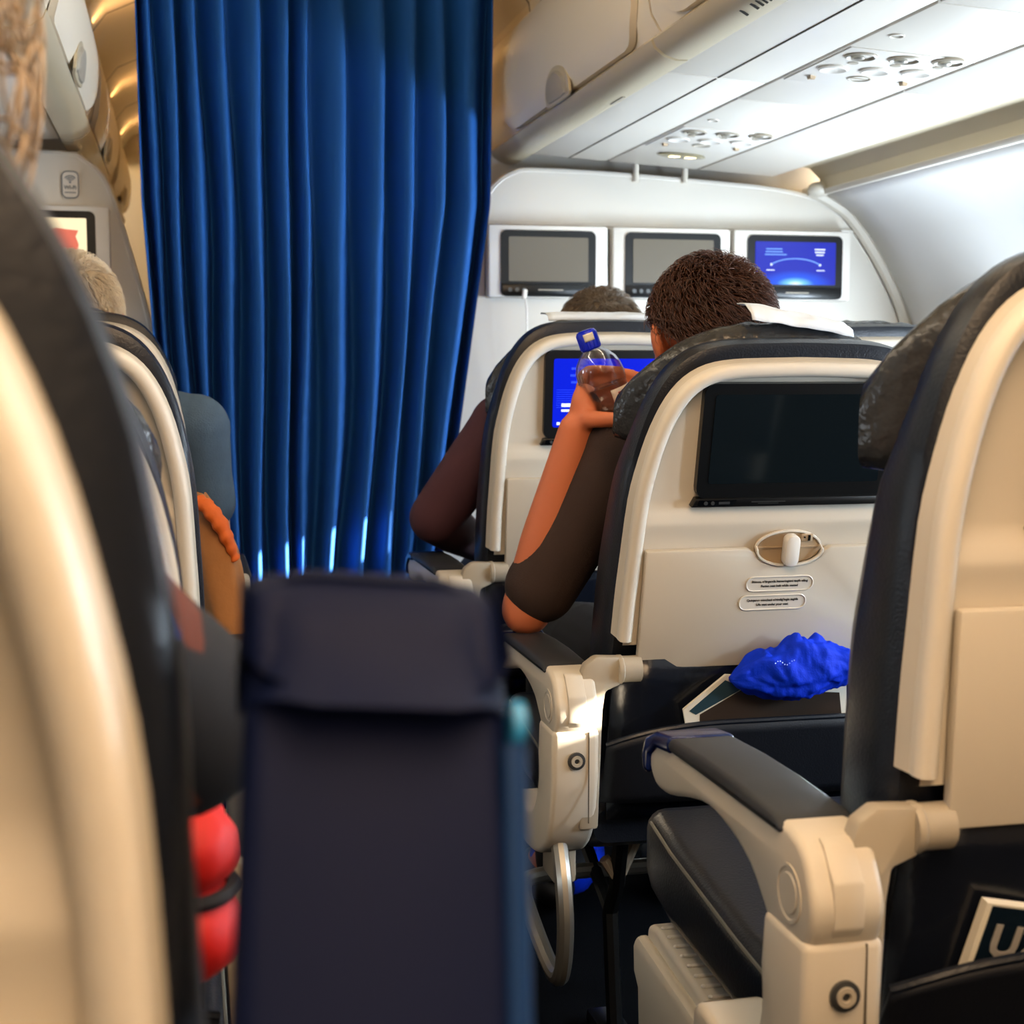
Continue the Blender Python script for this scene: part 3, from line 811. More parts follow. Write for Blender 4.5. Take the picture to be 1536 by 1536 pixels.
    bp = [(-.026, .548), (.058, .548), (.064, .50), (.062, .46), (.085, .415), (.135, .392), (.21, .400), (.225, .372), (.20, .343), (.13, .335), (.05, .352), (.0, .395), (-.024, .47)]
    sp = [(p.y, p.z) for p in smoothpath([(0, u, v) for u, v in bp[2:]], 4)]
    b.prism(bp[:2] + sp, 0, ax - .034, ax + .034, bev=.008, seg=3)
    b.m(1); b.box((ax + .018, -.0258, .48), (.0012, .002, .13))
    base = b.build('armrest_base', [cream, gapm], t, sharp=35)
    b = MB(); Mx = Matrix.Translation((ax + .0, -.0265, .505)) @ Matrix.Rotation(PI / 2, 4, 'X')
    b.lathe([(.0125, -.001), (.0125, .002), (.010, .0025)], 20, Mx); b.m(1); b.lathe([(.0085, .001), (.008, .0045), (.004, .0045), (.003, .002)], 16, Mx); b.build('screw', [steel_d, greyplast], base)
    b = MB(); b.box((ax + .006, .09, .345), (.035, .07, .09), bev=.006); b.build('armrest_bracket', greyplast, base)
    if arm:
        # the swinging arm in its own frame: pivot at origin, arm along +y
        pz = .578; py = .012
        upper = [(-.034, .022), (-.018, .042), (.02, .050), (.10, .050), (.20, .046), (.31, .040), (.355, .028), (.360, .010), (.338, -.010), (.30, -.010), (.25, .002), (.19, .012), (.13, .006), (.085, -.008), (.055, -.030), (.036, -.044), (.0, -.050), (-.028, -.040), (-.042, -.016), (-.043, .004)]
        up = [(p.y, p.z) for p in smoothpath([(0, u, v) for u, v in upper + upper[:1]], 3)][:-1]
        rot = (rad(66), rad(5.0), 0) if arm_up else (0, 0, 0)
        loc = (ax, py, pz) if not arm_up else (ax - .033, -.075, .556)
        b = MB(); b.prism(up, 0, -.031, .031, bev=.007, seg=3)
        ar = b.build('armrest', cream, t, loc=loc, rot=rot, sharp=40)
        if arm_up: ar.scale = (1.2, 1.06, 1.06)
        b = MB()      # pad that wraps over the top and round the front
        pd = [(.010, .044), (.03, .0535), (.12, .056), (.20, .055), (.28, .051), (.33, .045), (.360, .033), (.371, .014), (.364, -.002), (.352, .002), (.352, .020), (.335, .032), (.30, .036), (.20, .038), (.02, .040)]
        b.prism(pd, 0, -.034, .034, bev=.006, seg=3); b.build('armrest_pad', bluepad if arm_up else padgrey, ar, sharp=40)
        b = MB(); tipp = [(.285 if not arm_up else .326, .0525), (.33, .0475), (.362, .035), (.3735, .014), (.366, -.005), (.350, .000), (.350, .018), (.330, .030), (.285 if not arm_up else .322, .035)]
        b.prism(tipp, 0, -.0352, .0352, bev=.017 if arm_up else .006, seg=4); b.build('armrest_tip', bluepad if arm_up else navytip, ar, sharp=40)
        if arm_up:
            b = MB(); b.tube([(.034, .06, .05), (.0345, .16, .052), (.0345, .312, .049)], .0035, 8); b.build('armrest_trim', bluerim, ar)
            b = MB(); b.lathe([(.007, -.001), (.007, .002), (.004, .003)], 14, Matrix.Translation((.0345, .318, .048)) @ Matrix.Rotation(PI / 2, 4, 'Y')); b.build('trim_stud', blueblob, ar)  # small lighter blue disc at the end of the trim
        for s in (-1, 1):
            b = MB(); Mx = Matrix.Translation((s * .031, .0, -.002)) @ Matrix.Rotation(s * PI / 2, 4, 'Y')
            b.lathe([(.024, -.002), (.024, .001), (.021, .001), (.020, -.0003), (.017, -.0003), (.016, .0012), (.001, .0012)], 28, Mx)
            b.build('pivot_cap', cream, ar, sharp=30)
        b = MB(); b.prism([(-.0455, .0), (-.0425, .018), (-.022, .0435), (-.012, .047), (-.012, .03), (-.03, -.036), (-.044, -.018)], 0, -.013, .013, bev=.002); b.build('pivot_cover', cream, ar, sharp=40)
    return t
SEATS = {}
# ------------------------------------------------------------------ people
def skin_mesh(J, E, root, sub=2):
    """skeleton {name: (pos, radius)} + edges -> a smooth tapering surface (plain mesh data)"""
    names = list(J); idx = {n: i for i, n in enumerate(names)}
    me = bpy.data.meshes.new('sk'); me.from_pydata([J[n][0] for n in names], [(idx[a], idx[b]) for a, b in E], [])
    o = bpy.data.objects.new('sk', me); C.objects.link(o)
    md = o.modifiers.new('k', 'SKIN'); md.use_smooth_shade = True
    if not me.skin_vertices: me.skin_vertices.new()
    for n in names:
        r = J[n][1]; r = r if isinstance(r, tuple) else (r, r)
        v = me.skin_vertices[0].data[idx[n]]; v.radius = r; v.use_root = (n == root)
    s = o.modifiers.new('s', 'SUBSURF'); s.levels = sub; s.render_levels = sub
    dg = bpy.context.evaluated_depsgraph_get(); dg.update()
    out = bpy.data.meshes.new_from_object(o.evaluated_get(dg))
    bpy.data.objects.remove(o); bpy.data.meshes.remove(me)
    return out
def fuse(meshes, name, mats, voxel, parent=None, smooth=4, origin=(0, 0, 0)):
    """fuse the pieces into one continuous closed surface"""
    bm = bmesh.new()
    for m in meshes: bm.from_mesh(m)
    me = bpy.data.meshes.new(name); bm.to_mesh(me); bm.free()
    for m in meshes: bpy.data.meshes.remove(m)
    o = bpy.data.objects.new('f', me); C.objects.link(o)
    r = o.modifiers.new('r', 'REMESH'); r.mode = 'VOXEL'; r.voxel_size = voxel
    if smooth:
        s = o.modifiers.new('s', 'SMOOTH'); s.iterations = smooth; s.factor = .5
    dg = bpy.context.evaluated_depsgraph_get(); dg.update()
    out = bpy.data.meshes.new_from_object(o.evaluated_get(dg)); out.name = name
    bpy.data.objects.remove(o); bpy.data.meshes.remove(me)
    out.materials.clear()
    for m in (mats if isinstance(mats, (list, tuple)) else [mats]): out.materials.append(m)
    out.polygons.foreach_set('use_smooth', [True] * len(out.polygons))
    out.transform(Matrix.Translation(-Vector(origin)))
    q = bpy.data.objects.new(name, out); C.objects.link(q); q.location = origin
    if parent:
        q.parent = parent; q.location = (0, 0, 0)
    return q
def skin_parts(J, E, root):
    """every bone as a rounded tapering piece that overlaps its neighbours; fuse() makes one skin of them"""
    out = []
    def rr(n):
        r = J[n][1]; return r if isinstance(r, tuple) else (r, r)
    for n in J:
        r = rr(n); q = MB(); q.ell(J[n][0], (r[0], r[1], (r[0] + r[1]) / 2 if r[0] == r[1] else min(r)), 20, 14); out.append(mb_mesh(q))
    for a, b in E:
        A, B = Vector(J[a][0]), Vector(J[b][0]); ra, rb = rr(a), rr(b); t = (B - A).normalized()
        flat = ra[0] != ra[1] and rb[0] != rb[1]
        if not flat:
            m = lambda r: (r[0], r[1]) if r[0] == r[1] else (min(r),) * 2
            ra, rb = m(ra), m(rb)
            if max(ra) > 1.5 * max(rb): ra = (rb[0] * 1.25,) * 2
        u = Vector((1, 0, 0)) if flat else t.orthogonal().normalized(); v = t.cross(u).normalized(); u = v.cross(t)
        rings = []
        for k in range(6):
            f = k / 5; f2 = f * f * (3 - 2 * f) if flat else f; p = A.lerp(B, f); x, y = lerp(ra[0], rb[0], f2), lerp(ra[1], rb[1], f2)
            rings.append([p + u * x * math.cos(2 * PI * i / 20) + v * y * math.sin(2 * PI * i / 20) for i in range(20)])
        q = MB(); q.loft(rings); out.append(mb_mesh(q))
    return out
def mb_mesh(b):
    bmesh.ops.recalc_face_normals(b.bm, faces=b.bm.faces[:])
    me = bpy.data.meshes.new('p'); b.bm.to_mesh(me); b.bm.free(); return me
def head_pieces(c, k=1., rz=0.):
    """skull, jaw, nose, lips, ears as one set of pieces, facing +y"""
    c = Vector(c); R = Matrix.Rotation(rz, 3, 'Z')
    P = lambda x, y, z: c + R @ Vector((x * k, y * k, z * k))
    b = MB(); out = []
    def e(p, r, rot=(0, 0, 0)):
        q = MB(); q.ell(P(*p), [v * k for v in r], 28, 18, rot=(rot[0], rot[1], rot[2] + rz)); out.append(mb_mesh(q))
    e((0, -.008, .022), (.077, .094, .095))
    e((0, .035, -.035), (.058, .055, .078))
    e((0, .052, -.085), (.034, .030, .026))
    e((0, .09, -.018), (.012, .016, .024), (.35, 0, 0)); e((0, .102, -.034), (.015, .012, .011))
    e((0, .083, -.062), (.022, .010, .008)); e((0, .072, .015), (.058, .02, .012))
    for s in (-1, 1):
        e((s * .038, .06, -.03), (.02, .022, .018))
        e((s * .090, -.014, -.010), (.010, .022, .034), (0.1, s * .22, s * .35)); e((s * .084, -.004, -.034), (.008, .011, .013))
    return out, P
def strands(b, c, r, n, length, flow, keep, seed, w=.0012, curl=0., rz=0., lift=.35):
    """short hair as thin tapering tufts rooted on an ellipsoid"""
    rnd = random.Random(seed); c = Vector(c); R = Matrix.Rotation(rz, 3, 'Z'); done = 0
    while done < n:
        z = rnd.uniform(-1, 1); a = rnd.uniform(0, 2 * PI); s = math.sqrt(1 - z * z)
        d = Vector((s * math.cos(a), s * math.sin(a), z))
        if not keep(d): continue
        done += 1
        p = Vector((d.x * r[0], d.y * r[1], d.z * r[2])); nn = Vector((d.x / r[0], d.y / r[1], d.z / r[2])).normalized()
        f = flow(d) + Vector((rnd.gauss(0, .28), rnd.gauss(0, .28), rnd.gauss(0, .22)))
        f = (f - nn * f.dot(nn));
        f = f.normalized() if f.length > 1e-4 else nn.orthogonal()
        L = length * rnd.uniform(.6, 1.25); pts = []
        side = nn.cross(f)
        for k in range(5):
            q = k / 4
            v = p + f * L * q + nn * (L * lift * math.sin(q * 2.0) - .5 * L * L * q * q / max(r)) + side * curl * math.sin(q * 5 + a) * L
            pts.append(v)
        rings = []
        for k, v in enumerate(pts):
            ww = w * (1.1 - k * .25)
            rings.append([c + R @ (v + side * ww), c + R @ (v + nn * ww * .9), c + R @ (v - side * ww)])
        b.loft(rings, cap0=False, cap1=False)
def face_parts(P, parent, k, rz, org):
    for s in (-1, 1):
        b = MB(); b.ell(P(s * .031, .073, .004) - Vector(org), (.0115 * k,) * 3, 16, 10); b.m(1); b.ell(P(s * .031, .0815, .004) - Vector(org), (.0055 * k,) * 3, 12, 8); b.build('eye', [eyew, eyed], parent)
    b = MB(); b.ell(P(0, .0905, -.062) - Vector(org), (.021 * k, .006 * k, .0045 * k), 16, 8); b.build('mouth', lipm, parent)
def hand(out, w, pd, pn, s=1., curl=.9, thumb=None):
    """generic relaxed hand: wrist point, pointing direction, palm normal -> five separate chains"""
    w = Vector(w); pd = Vector(pd).normalized(); pn = Vector(pn).normalized(); sd = pd.cross(pn).normalized()
    pc = w + pd * .05 * s
    J = {'w': (w - pd * .01, .026 * s), 'p': (pc, (.034 * s, .016 * s)), 'k': (w + pd * .085 * s, (.036 * s, .013 * s))}
    out.append(skin_mesh(J, [('w', 'p'), ('p', 'k')], 'p'))
    for i, (o, L) in enumerate(((-.030, .068), (-.010, .077), (.010, .073), (.029, .058))):
        b0 = w + pd * .075 * s + sd * o * s; pts = [b0]; d = pd.copy()
        for q in range(3):
            d = (d * math.cos(curl * .55) + pn * math.sin(curl * .55)).normalized(); pts.append(pts[-1] + d * L * s * (.42, .32, .26)[q])
        J = {str(q): (p, (.0095 - .0011 * q) * s) for q, p in enumerate(pts)}
        out.append(skin_mesh(J, [('0', '1'), ('1', '2'), ('2', '3')], '0'))
    b0 = w + pd * .025 * s - sd * .026 * s
    p1 = b0 + (pd * .6 - sd * .75 + pn * .25).normalized() * .032 * s; p2 = p1 + (pd * .8 - sd * .35 + pn * .4).normalized() * .03 * s; p3 = p2 + (pd * .85 + pn * .5).normalized() * .024 * s
    J = {'0': (b0, .014 * s), '1': (p1, .0115 * s), '2': (p2, .0105 * s), '3': (p3, .0085 * s)}
    out.append(skin_mesh(J, [('0', '1'), ('1', '2'), ('2', '3')], '0'))

def person(label, cx, yb, head, hs, arms, shirt, hair_fn, skinmat=skin, voxel=.008, hands=(1, 1), sleeve=.62, rz=0., custom=None, lean=0., sleeve_r=1.0):
    """seated figure; arms = ((shoulder, elbow, wrist), (…)) left then right"""
    y = yb
    t = thing('person', label, 'person', (cx, y, .46), group=None)
    org = Vector(t.location)
    J = {'pel': ((cx, y, .555), (.155, .11)), 'sp': ((cx + lean * .3, y - .005, .72), (.135, .10)), 'ch': ((cx + lean * .7, y, .87), (.155, .105)), 'up': ((cx + lean, y + .005, .945), (.10, .075)), 'nk': (((cx + lean) * .4 + head[0] * .6, (y + head[1]) / 2, head[2] - .115 * hs), .056 * hs), 'hd': ((head[0], head[1], head[2] - .03), .055 * hs)}
    E = [('pel', 'sp'), ('sp', 'ch'), ('ch', 'up'), ('up', 'nk'), ('nk', 'hd')]
    for s, (sh, el, wr), n in ((-1, arms[0], 'l'), (1, arms[1], 'r')):
        J['s' + n] = (sh, .056); J['m' + n] = (tuple(lerp(a, b, .5) for a, b in zip(sh, el)), .048); J['e' + n] = (el, .041)
        J['f' + n] = (tuple(lerp(a, b, .4) for a, b in zip(el, wr)), .040); J['w' + n] = (wr, .027)
        E += [('up', 's' + n), ('s' + n, 'm' + n), ('m' + n, 'e' + n), ('e' + n, 'f' + n), ('f' + n, 'w' + n)]
        J['h' + n] = ((cx + s * .09, y + .06, .545), .085); J['q' + n] = ((cx + s * .11, y + .28, .545), .075); J['k' + n] = ((cx + s * .12, y + .46, .535), .060)
        J['c' + n] = ((cx + s * .12, y + .49, .33), .052); J['a' + n] = ((cx + s * .12, y + .47, .10), .038); J['t' + n] = ((cx + s * .13, y + .60, .045), .036)
        E += [('pel', 'h' + n), ('h' + n, 'q' + n), ('q' + n, 'k' + n), ('k' + n, 'c' + n), ('c' + n, 'a' + n), ('a' + n, 't' + n)]
    parts = skin_parts(J, E, 'pel'); q = MB(); q.ell((cx + lean * .6, y - .005, .80), (.165, .112, .21)); parts.append(mb_mesh(q))
    hp, P = head_pieces(head, hs, rz); parts += hp
    for n, (sh, el, wr), on, s in (('l', arms[0], hands[0], -1), ('r', arms[1], hands[1], 1)):
        if on:
            d = (Vector(wr) - Vector(el)).normalized(); hand(parts, Vector(wr), d + Vector((0, .1, -.05)), Vector((0, 0, -1)) if abs(d.z) < .8 else Vector((-s, 0, 0)))
    if custom: parts += custom()
    body = fuse(parts, 'body', skinmat, voxel, t, 3, org)
    face_parts(P, t, hs, rz, org)
    # shirt: torso and sleeves, slightly fuller than the body
    JJ = {}
    g = lambda n, k=.014: (J[n][0], tuple(v + k for v in J[n][1]) if isinstance(J[n][1], tuple) else J[n][1] + k)
    for n in ('pel', 'sp', 'ch', 'up'): JJ[n] = g(n)
    JJ['nk'] = (tuple(lerp(a, b, .28) for a, b in zip(J['up'][0], J['nk'][0])), .070)
    EE = [('pel', 'sp'), ('sp', 'ch'), ('ch', 'up'), ('up', 'nk')]; q = MB(); q.ell((cx + lean * .6, y - .005, .80), (.180, .126, .22)); 
    for sh, el, wr in arms: q.ell(sh, (.070, .068, .070), 20, 14)
    q = mb_mesh(q)
    for n, (sh, el, wr) in (('l', arms[0]), ('r', arms[1])):
        JJ['s' + n] = (sh, .068); EE.append(('up', 's' + n))
        if sleeve < 1:
            for k, qq in enumerate((.45, sleeve)):
                JJ['s%d%s' % (k, n)] = (tuple(lerp(a, b, qq) for a, b in zip(sh, el)), .060 * (sleeve_r if k else 1))
            EE += [('s' + n, 's0' + n), ('s0' + n, 's1' + n)]
        else:
            JJ['m' + n] = (J['m' + n][0], .062); JJ['e' + n] = (el, .055); JJ['f' + n] = (J['f' + n][0], .052); JJ['w' + n] = (tuple(lerp(a, b, .93) for a, b in zip(el, wr)), .038)
            EE += [('s' + n, 'm' + n), ('m' + n, 'e' + n), ('e' + n, 'f' + n), ('f' + n, 'w' + n)]
    fuse(skin_parts(JJ, EE, 'pel') + [q], 'shirt', shirt, voxel * .9, t, 2, org)
    JJ = {}; EE = []
    JJ['pel'] = ((J['pel'][0][0], J['pel'][0][1], .545), (.166, .122))
    for n in 'lr':
        for c_ in 'hqkca': JJ[c_ + n] = g(c_ + n, .012)
        EE += [('pel', 'h' + n), ('h' + n, 'q' + n), ('q' + n, 'k' + n), ('k' + n, 'c' + n), ('c' + n, 'a' + n)]
    q = MB(); q.ell((cx, y + .01, .55), (.17, .125, .08)); fuse(skin_parts(JJ, EE, 'pel') + [mb_mesh(q)], 'trousers', trous, voxel, t, 2, org)
    for n in 'lr':
        a = Vector(J['t' + n][0]); b = MB()
        b.ell(a + Vector((0, -.05, -.005)) - org, (.048, .135, .042), 20, 12, f=lambda v: Vector((v.x, v.y, max(v.z, -.85)))); b.build('shoe', shoe, t)
    if hair_fn:
        b = MB(); hair_fn(b, Vector(head) - org, hs); b.build('hair', hair_fn.mat, t, sharp=0, recalc=False)
    return t, P
def cap(b, c, r, zmin, k=1., back=-.2, rz=0.):
    """close-fitting layer under the tufts"""
    def f(v):
        return v
    rings = []; n = 30
    for j in range(13):
        th = j / 12
        ring = []
        for i in range(n):
            a = 2 * PI * i / n
            lim = zmin(a)
            t_ = th * lim
            ring.append(Vector(c) + Vector((math.sin(t_ + .02) * math.cos(a) * r[0], math.sin(t_ + .02) * math.sin(a) * r[1], math.cos(t_ + .02) * r[2])))
        rings.append(ring)
    b.loft(rings, cap0=True, cap1=False)
def hair_short(mat, n, L, seed, flow, lift=.35, rr=(.085, .101, .101), hair_z=.020, w=.0013, back_lim=2.25, front_lim=1.0, side_lim=1.55):
    def lim(a):       # polar reach of the hair: a = azimuth, +y (pi/2) is the face
        fy = math.sin(a)
        return lerp(back_lim, front_lim, (fy + 1) / 2) if abs(math.cos(a)) < .5 else lerp(side_lim, front_lim if fy > 0 else back_lim, abs(fy) ** 1.5)
    def fn(b, c, k):
        c = Vector(c) + Vector((0, -.008, hair_z)) * k
        r = tuple(v * k for v in rr)
        cap(b, c, tuple(v * .985 for v in r), lim)
        strands(b, c, tuple(v * .985 for v in r), n, L, flow, lambda d: math.acos(max(-1, min(1, d.z))) < lim(math.atan2(d.y, d.x)), seed, w, lift=lift)
    fn.mat = mat
    return fn
# ------------------------------------------------------------------ place the seats
XR, XL = .83, -.24
make_seat('airplane_seat', 'nearest right seat cut by the frame edge, beige shell above a magazine in its pocket', .845, 1.10, 1.06, 3, pz0=-.017, arm=-1, group=None)
make_seat('airplane_seat', 'seat with the large dark screen and instruction plates on its tray', XR, 1.95, 1.0, 13, arm=-1, hrl=.022, pz0=.006, cloth=(-.055, .10, .030), group=None)
make_seat('airplane_seat', 'seat with the lit blue screen behind the water bottle', .825, 2.75, 1.045, 6, arm=-1, screen='menu', cloth=(-.12, .16, .0), group=None)
make_seat('airplane_seat', 'far seat of which only the top edge shows right of the white headrest cloth', 1.38, 2.75, 1.04, 9, arm=0, group=None)
make_seat('airplane_seat', 'blurred foreground seat at the left frame edge, its armrest folded up', -.258, .445, 1.06, 4, coff=.019, cdrop=.008, arm=1, arm_up=True, group=None)
make_seat('airplane_seat', 'left seat just ahead of the blurred foreground seat', -.236, 1.20, 1.0, 8, coff=.003, arm=1, group=None)
make_seat('airplane_seat', 'third left seat from the camera, with the tan jacket over its armrest', -.226, 1.98, 1.02, 7, arm=1, group=None)
make_seat('airplane_seat', 'farthest left seat, in front of the white-haired passenger', -.238, 2.72, 1.06, 5, coff=.002, arm=1, group=None)

# ------------------------------------------------------------------ passengers
back_flow = lambda d: Vector((d.x * .3, -.2, -1.)) if d.z < .7 else Vector((d.x * .6 + .2, .5, -.2))
swirl = lambda d: Vector((-(d.y + .35) * .9, d.x * .9, -.35)) + Vector((d.x * .2, d.y * .2, -.2))
def hold_hand():
    out = []
    W = Vector((.605, 2.20, .952))
    J = {'f': ((.596, 2.215, .91), .029), 'w': (W, (.028, .026)), 'p': ((.618, 2.208, .99), (.024, .036)), 'q': ((.630, 2.226, 1.020), (.014, .034))}
    out.append(skin_mesh(J, [('f', 'w'), ('w', 'p'), ('p', 'q')], 'w'))
    def ch(pts, r0, r1):
        J = {str(i): ((p[0] - .007, p[1], p[2]), lerp(r0, r1, i / (len(pts) - 1))) for i, p in enumerate(pts)}
        out.append(skin_mesh(J, [(str(i), str(i + 1)) for i in range(len(pts) - 1)], '0'))
    ch([(.618, 2.232, 1.030), (.640, 2.258, 1.045), (.690, 2.262, 1.044), (.722, 2.238, 1.034), (.742, 2.222, 1.016)], .0105, .0080)
    ch([(.616, 2.236, 1.012), (.640, 2.262, 1.024), (.690, 2.264, 1.020), (.720, 2.238, 1.010), (.730, 2.214, .998)], .0108, .0082)
    ch([(.616, 2.234, .994), (.640, 2.260, 1.000), (.688, 2.260, .996), (.716, 2.234, .988), (.722, 2.212, .978)], .0104, .0080)
    ch([(.616, 2.226, .976), (.640, 2.250, .980), (.678, 2.252, .974), (.702, 2.232, .968), (.708, 2.214, .962)], .0092, .0072)
    ch([(.608, 2.188, .968), (.626, 2.166, .970), (.654, 2.152, .969), (.680, 2.152, .974), (.697, 2.156, .977)], .0165, .0098)
    return out
hairB = hair_short(hair_br, 5200, .027, 5, lambda d: swirl(d), lift=.6, rr=(.088, .101, .101), w=.0015)
pB, PB = person('dark-haired man in a brown shirt with the water bottle in his raised hand', .82, 2.205, (.815, 2.20, 1.095), 1.0,
    (((.675, 2.20, .915), (.532, 2.255, .664), (.598, 2.205, .952)), ((1.0, 2.20, .92), (1.06, 2.30, .68), (.95, 2.52, .63))),
    sh_brown, hairB, skin, .0055, hands=(0, 1), sleeve=.85, custom=hold_hand, sleeve_r=.98)
b = MB(); o_ = Vector(pB.location); b.ell(Vector((.687, 2.1465, .9775)) - o_, (.0085, .004, .0065), 14, 8, rot=(0, .1, .1)); b.build('thumbnail', nailm, pB)
hairC = hair_short(hair_gr, 4200, .034, 8, back_flow, lift=.3, rr=(.089, .103, .104), w=.0012)
person('passenger with grey-brown hair and a plum sleeve, his elbow out in the aisle', .835, 3.02, (.87, 3.02, 1.088), 1.0,
    (((.655, 3.0, .925), (.515, 3.02, .735), (.66, 3.27, .64)), ((1.0, 3.0, .92), (1.06, 3.10, .68), (.97, 3.32, .63))),
    sh_purple, hairC, skin_p, .008, sleeve=1.)
hairL = hair_short(hair_wh, 4200, .030, 11, back_flow, lift=.5, rr=(.090, .104, .106), w=.0012)
person('white-haired passenger in a blue-grey shirt at the end of the left rows', -.18, 2.985, (-.205, 2.985, 1.137), 1.0,
    (((-.35, 2.98, .94), (-.42, 3.08, .70), (-.32, 3.30, .63)), ((.026, 2.95, .928), (.052, 2.98, .72), (-.01, 3.22, .67))),
    sh_blue, hairL, skin_p, .008, sleeve=.70, lean=.02)
def curls(b, c, k):
    cap(b, Vector(c) + Vector((0, -.008, .02)), (.10, .112, .112), lambda a: lerp(2.3, 1.05, (math.sin(a) + 1) / 2))
    rnd = random.Random(21)
    for i in range(420):
        z = rnd.uniform(-.55, 1); a = rnd.uniform(0, 2 * PI)
        if math.sin(a) > .55 and z < .4: continue
        s = math.sqrt(1 - z * z); d = Vector((s * math.cos(a), s * math.sin(a), z))
        p = Vector(c) + Vector((d.x * .100, d.y * .112 - .008, d.z * .112 + .02)); pts = []
        u = d.orthogonal().normalized(); v = d.cross(u); R = rnd.uniform(.006, .013); ph = rnd.uniform(0, 6)
        for q in range(18):
            g = q / 17
            pts.append(p + d * (.004 + .030 * math.sin(g * 2.2)) + Vector((0, 0, -.075 * g * g)) + (u * math.cos(ph + g * 11) + v * math.sin(ph + g * 11)) * R * (.5 + .5 * g))
        b.tube(pts, [.0017 * (1 - .6 * q / 17) for q in range(18)], 4)
curls.mat = hair_bl
person('blond curly-haired passenger in a dark patterned top, in front of the blurred foreground seat', -.25, .735, (-.190, .72, 1.225), .95,
    (((-.42, .735, .92), (-.46, .84, .70), (-.36, 1.02, .64)), ((-.075, .74, .925), (-.008, .82, .855), (-.11, 1.0, .80))),
    sh_pat, curls, skin_p, .008, sleeve=.97, lean=.02, sleeve_r=.95)

# ------------------------------------------------------------------ water bottle in the hand
ax0, ax1 = Vector((.672, 2.203, .945)), Vector((.609, 2.203, 1.113))
d = (ax1 - ax0).normalized()
rotq = Vector((0, 0, 1)).rotation_difference(d)
t = thing('water_bottle', 'clear plastic water bottle with a blue cap held up in a hand', 'bottle', ax0); t.rotation_euler = rotq.to_euler()
Ln = (ax1 - ax0).length
prof = [(.0, .004), (.012, .002), (.027, .0), (.031, .004), (.0315, .015), (.030, .022), (.0312, .03), (.0295, .038), (.0305, .046), (.0345, .056), (.0358, .070), (.0355, .078), (.0362, .086), (.0375, .096), (.0365, .110), (.0320, .122), (.0235, .133), (.0150, .140), (.0132, .144), (.0135, .150)]
inner = [(max(r - .0012, 0), h + .0006) for r, h in prof]
b = MB()
def wob(v): 
    a = math.atan2(v.y, v.x); r = math.hypot(v.x, v.y)
    k = 1 + .018 * math.sin(a * 5 + v.z * 110) * (1 if .02 < v.z < .125 else 0)
    return Vector((v.x * k, v.y * k, v.z))
rings = [[wob(Vector((r * math.cos(2 * PI * j / 40), r * math.sin(2 * PI * j / 40), h))) for j in range(40)] for r, h in smooth2(prof)] if False else [[wob(Vector((r * math.cos(2 * PI * j / 40), r * math.sin(2 * PI * j / 40), h))) for j in range(40)] for r, h in prof]
rin = [[v * 1. for v in ring] for ring in [[wob(Vector((r * math.cos(2 * PI * j / 40), r * math.sin(2 * PI * j / 40), h))) for j in range(40)] for r, h in inner]]
b.loft(rings + rin[::-1], cap0=False, cap1=False)
bt = b.build('bottle_body', plastic_clear, t, sharp=0)
b = MB(); wp = [(max(r - .0016, 0), h + .001) for r, h in prof if h < .08] + [(.0340, .081)]
b.lathe(wp, 40); b.build('water', water, t, sharp=40)
b = MB()
ring = lambda h, off=.0006: [Vector(((interp([(hh, rr) for rr, hh in prof[2:]], h) + off) * math.cos(a), (interp([(hh, rr) for rr, hh in prof[2:]], h) + off) * math.sin(a), h)) for a in [rad(-95 + 150 * k / 24) for k in range(25)]]
b.loft([ring(h) for h in (.050, .058, .066, .074)], closed=False)
b.m(1)
for k in range(6):
    a0 = -78 + k * 15
    seg = lambda h: [Vector(((interp([(hh, rr) for rr, hh in prof[2:]], h) + .001) * math.cos(rad(a)), (interp([(hh, rr) for rr, hh in prof[2:]], h) + .001) * math.sin(rad(a)), h)) for a in (a0, a0 + 4, a0 + 8)]
    b.loft([seg(.057 + (.003 if k % 2 else 0)), seg(.068)], closed=False)
lb = b.build('label', [labelm, labelred], t); md = lb.modifiers.new('s', 'SOLIDIFY'); md.thickness = .0004
b = MB(); cr = .0162
rings = []
for h, r in ((.141, .0150), (.143, cr), (.166, cr), (.1705, cr - .002), (.172, .010)):
    rings.append([Vector(((r + (.0005 if (j % 2 and .142 < h < .167) else 0)) * math.cos(2 * PI * j / 60), (r + (.0005 if (j % 2 and .142 < h < .167) else 0)) * math.sin(2 * PI * j / 60), h)) for j in range(60)])
b.loft(rings); cp_ = b.build('cap', capm, t, sharp=30)
b = MB(); b.grid(6, 4, lambda i, j: (cr + .0012) * Vector((math.cos(rad(-125 + 55 * i)), math.sin(rad(-125 + 55 * i)), 0)) + Vector((0, 0, lerp(.155, .167, j)))); st = b.build('sticker', paper, cp_); md = st.modifiers.new('s', 'SOLIDIFY'); md.thickness = .0003

# ------------------------------------------------------------------ loose things
# magazine and blue bag in the pocket of the seat with the dark screen
t = thing('magazine', 'magazine sticking out of the pocket under the blue bag', 'magazine', (.80, 1.944, .47))
b = MB(); cor = [(-.115, .10), (.14, .095), (.14, -.05), (-.135, -.05)]
crn = [(-.117, .098), (-.055, .147), (.13, .128), (.14, .02), (-.10, .02)]
b.prism([(x, z) for x, z in crn], 1, -.004, .0); b.m(1); b.prism([(x * .985 + .001, z * .985) for x, z in crn], 1, .0, .007); b.m(2)
b.prism([(-.108, .096), (-.056, .139), (-.028, .126), (-.098, .09)], 1, -.0046, -.004); b.m(3); b.prism([(-.092, .090), (-.030, .124), (.12, .112), (.135, .02), (-.09, .02)], 1, -.0046, -.004); b.build('magazine_block', [paper, paper, darkteal, M('brown_cover', '#3b312a', .22)], t, rot=(rad(5), 0, 0))
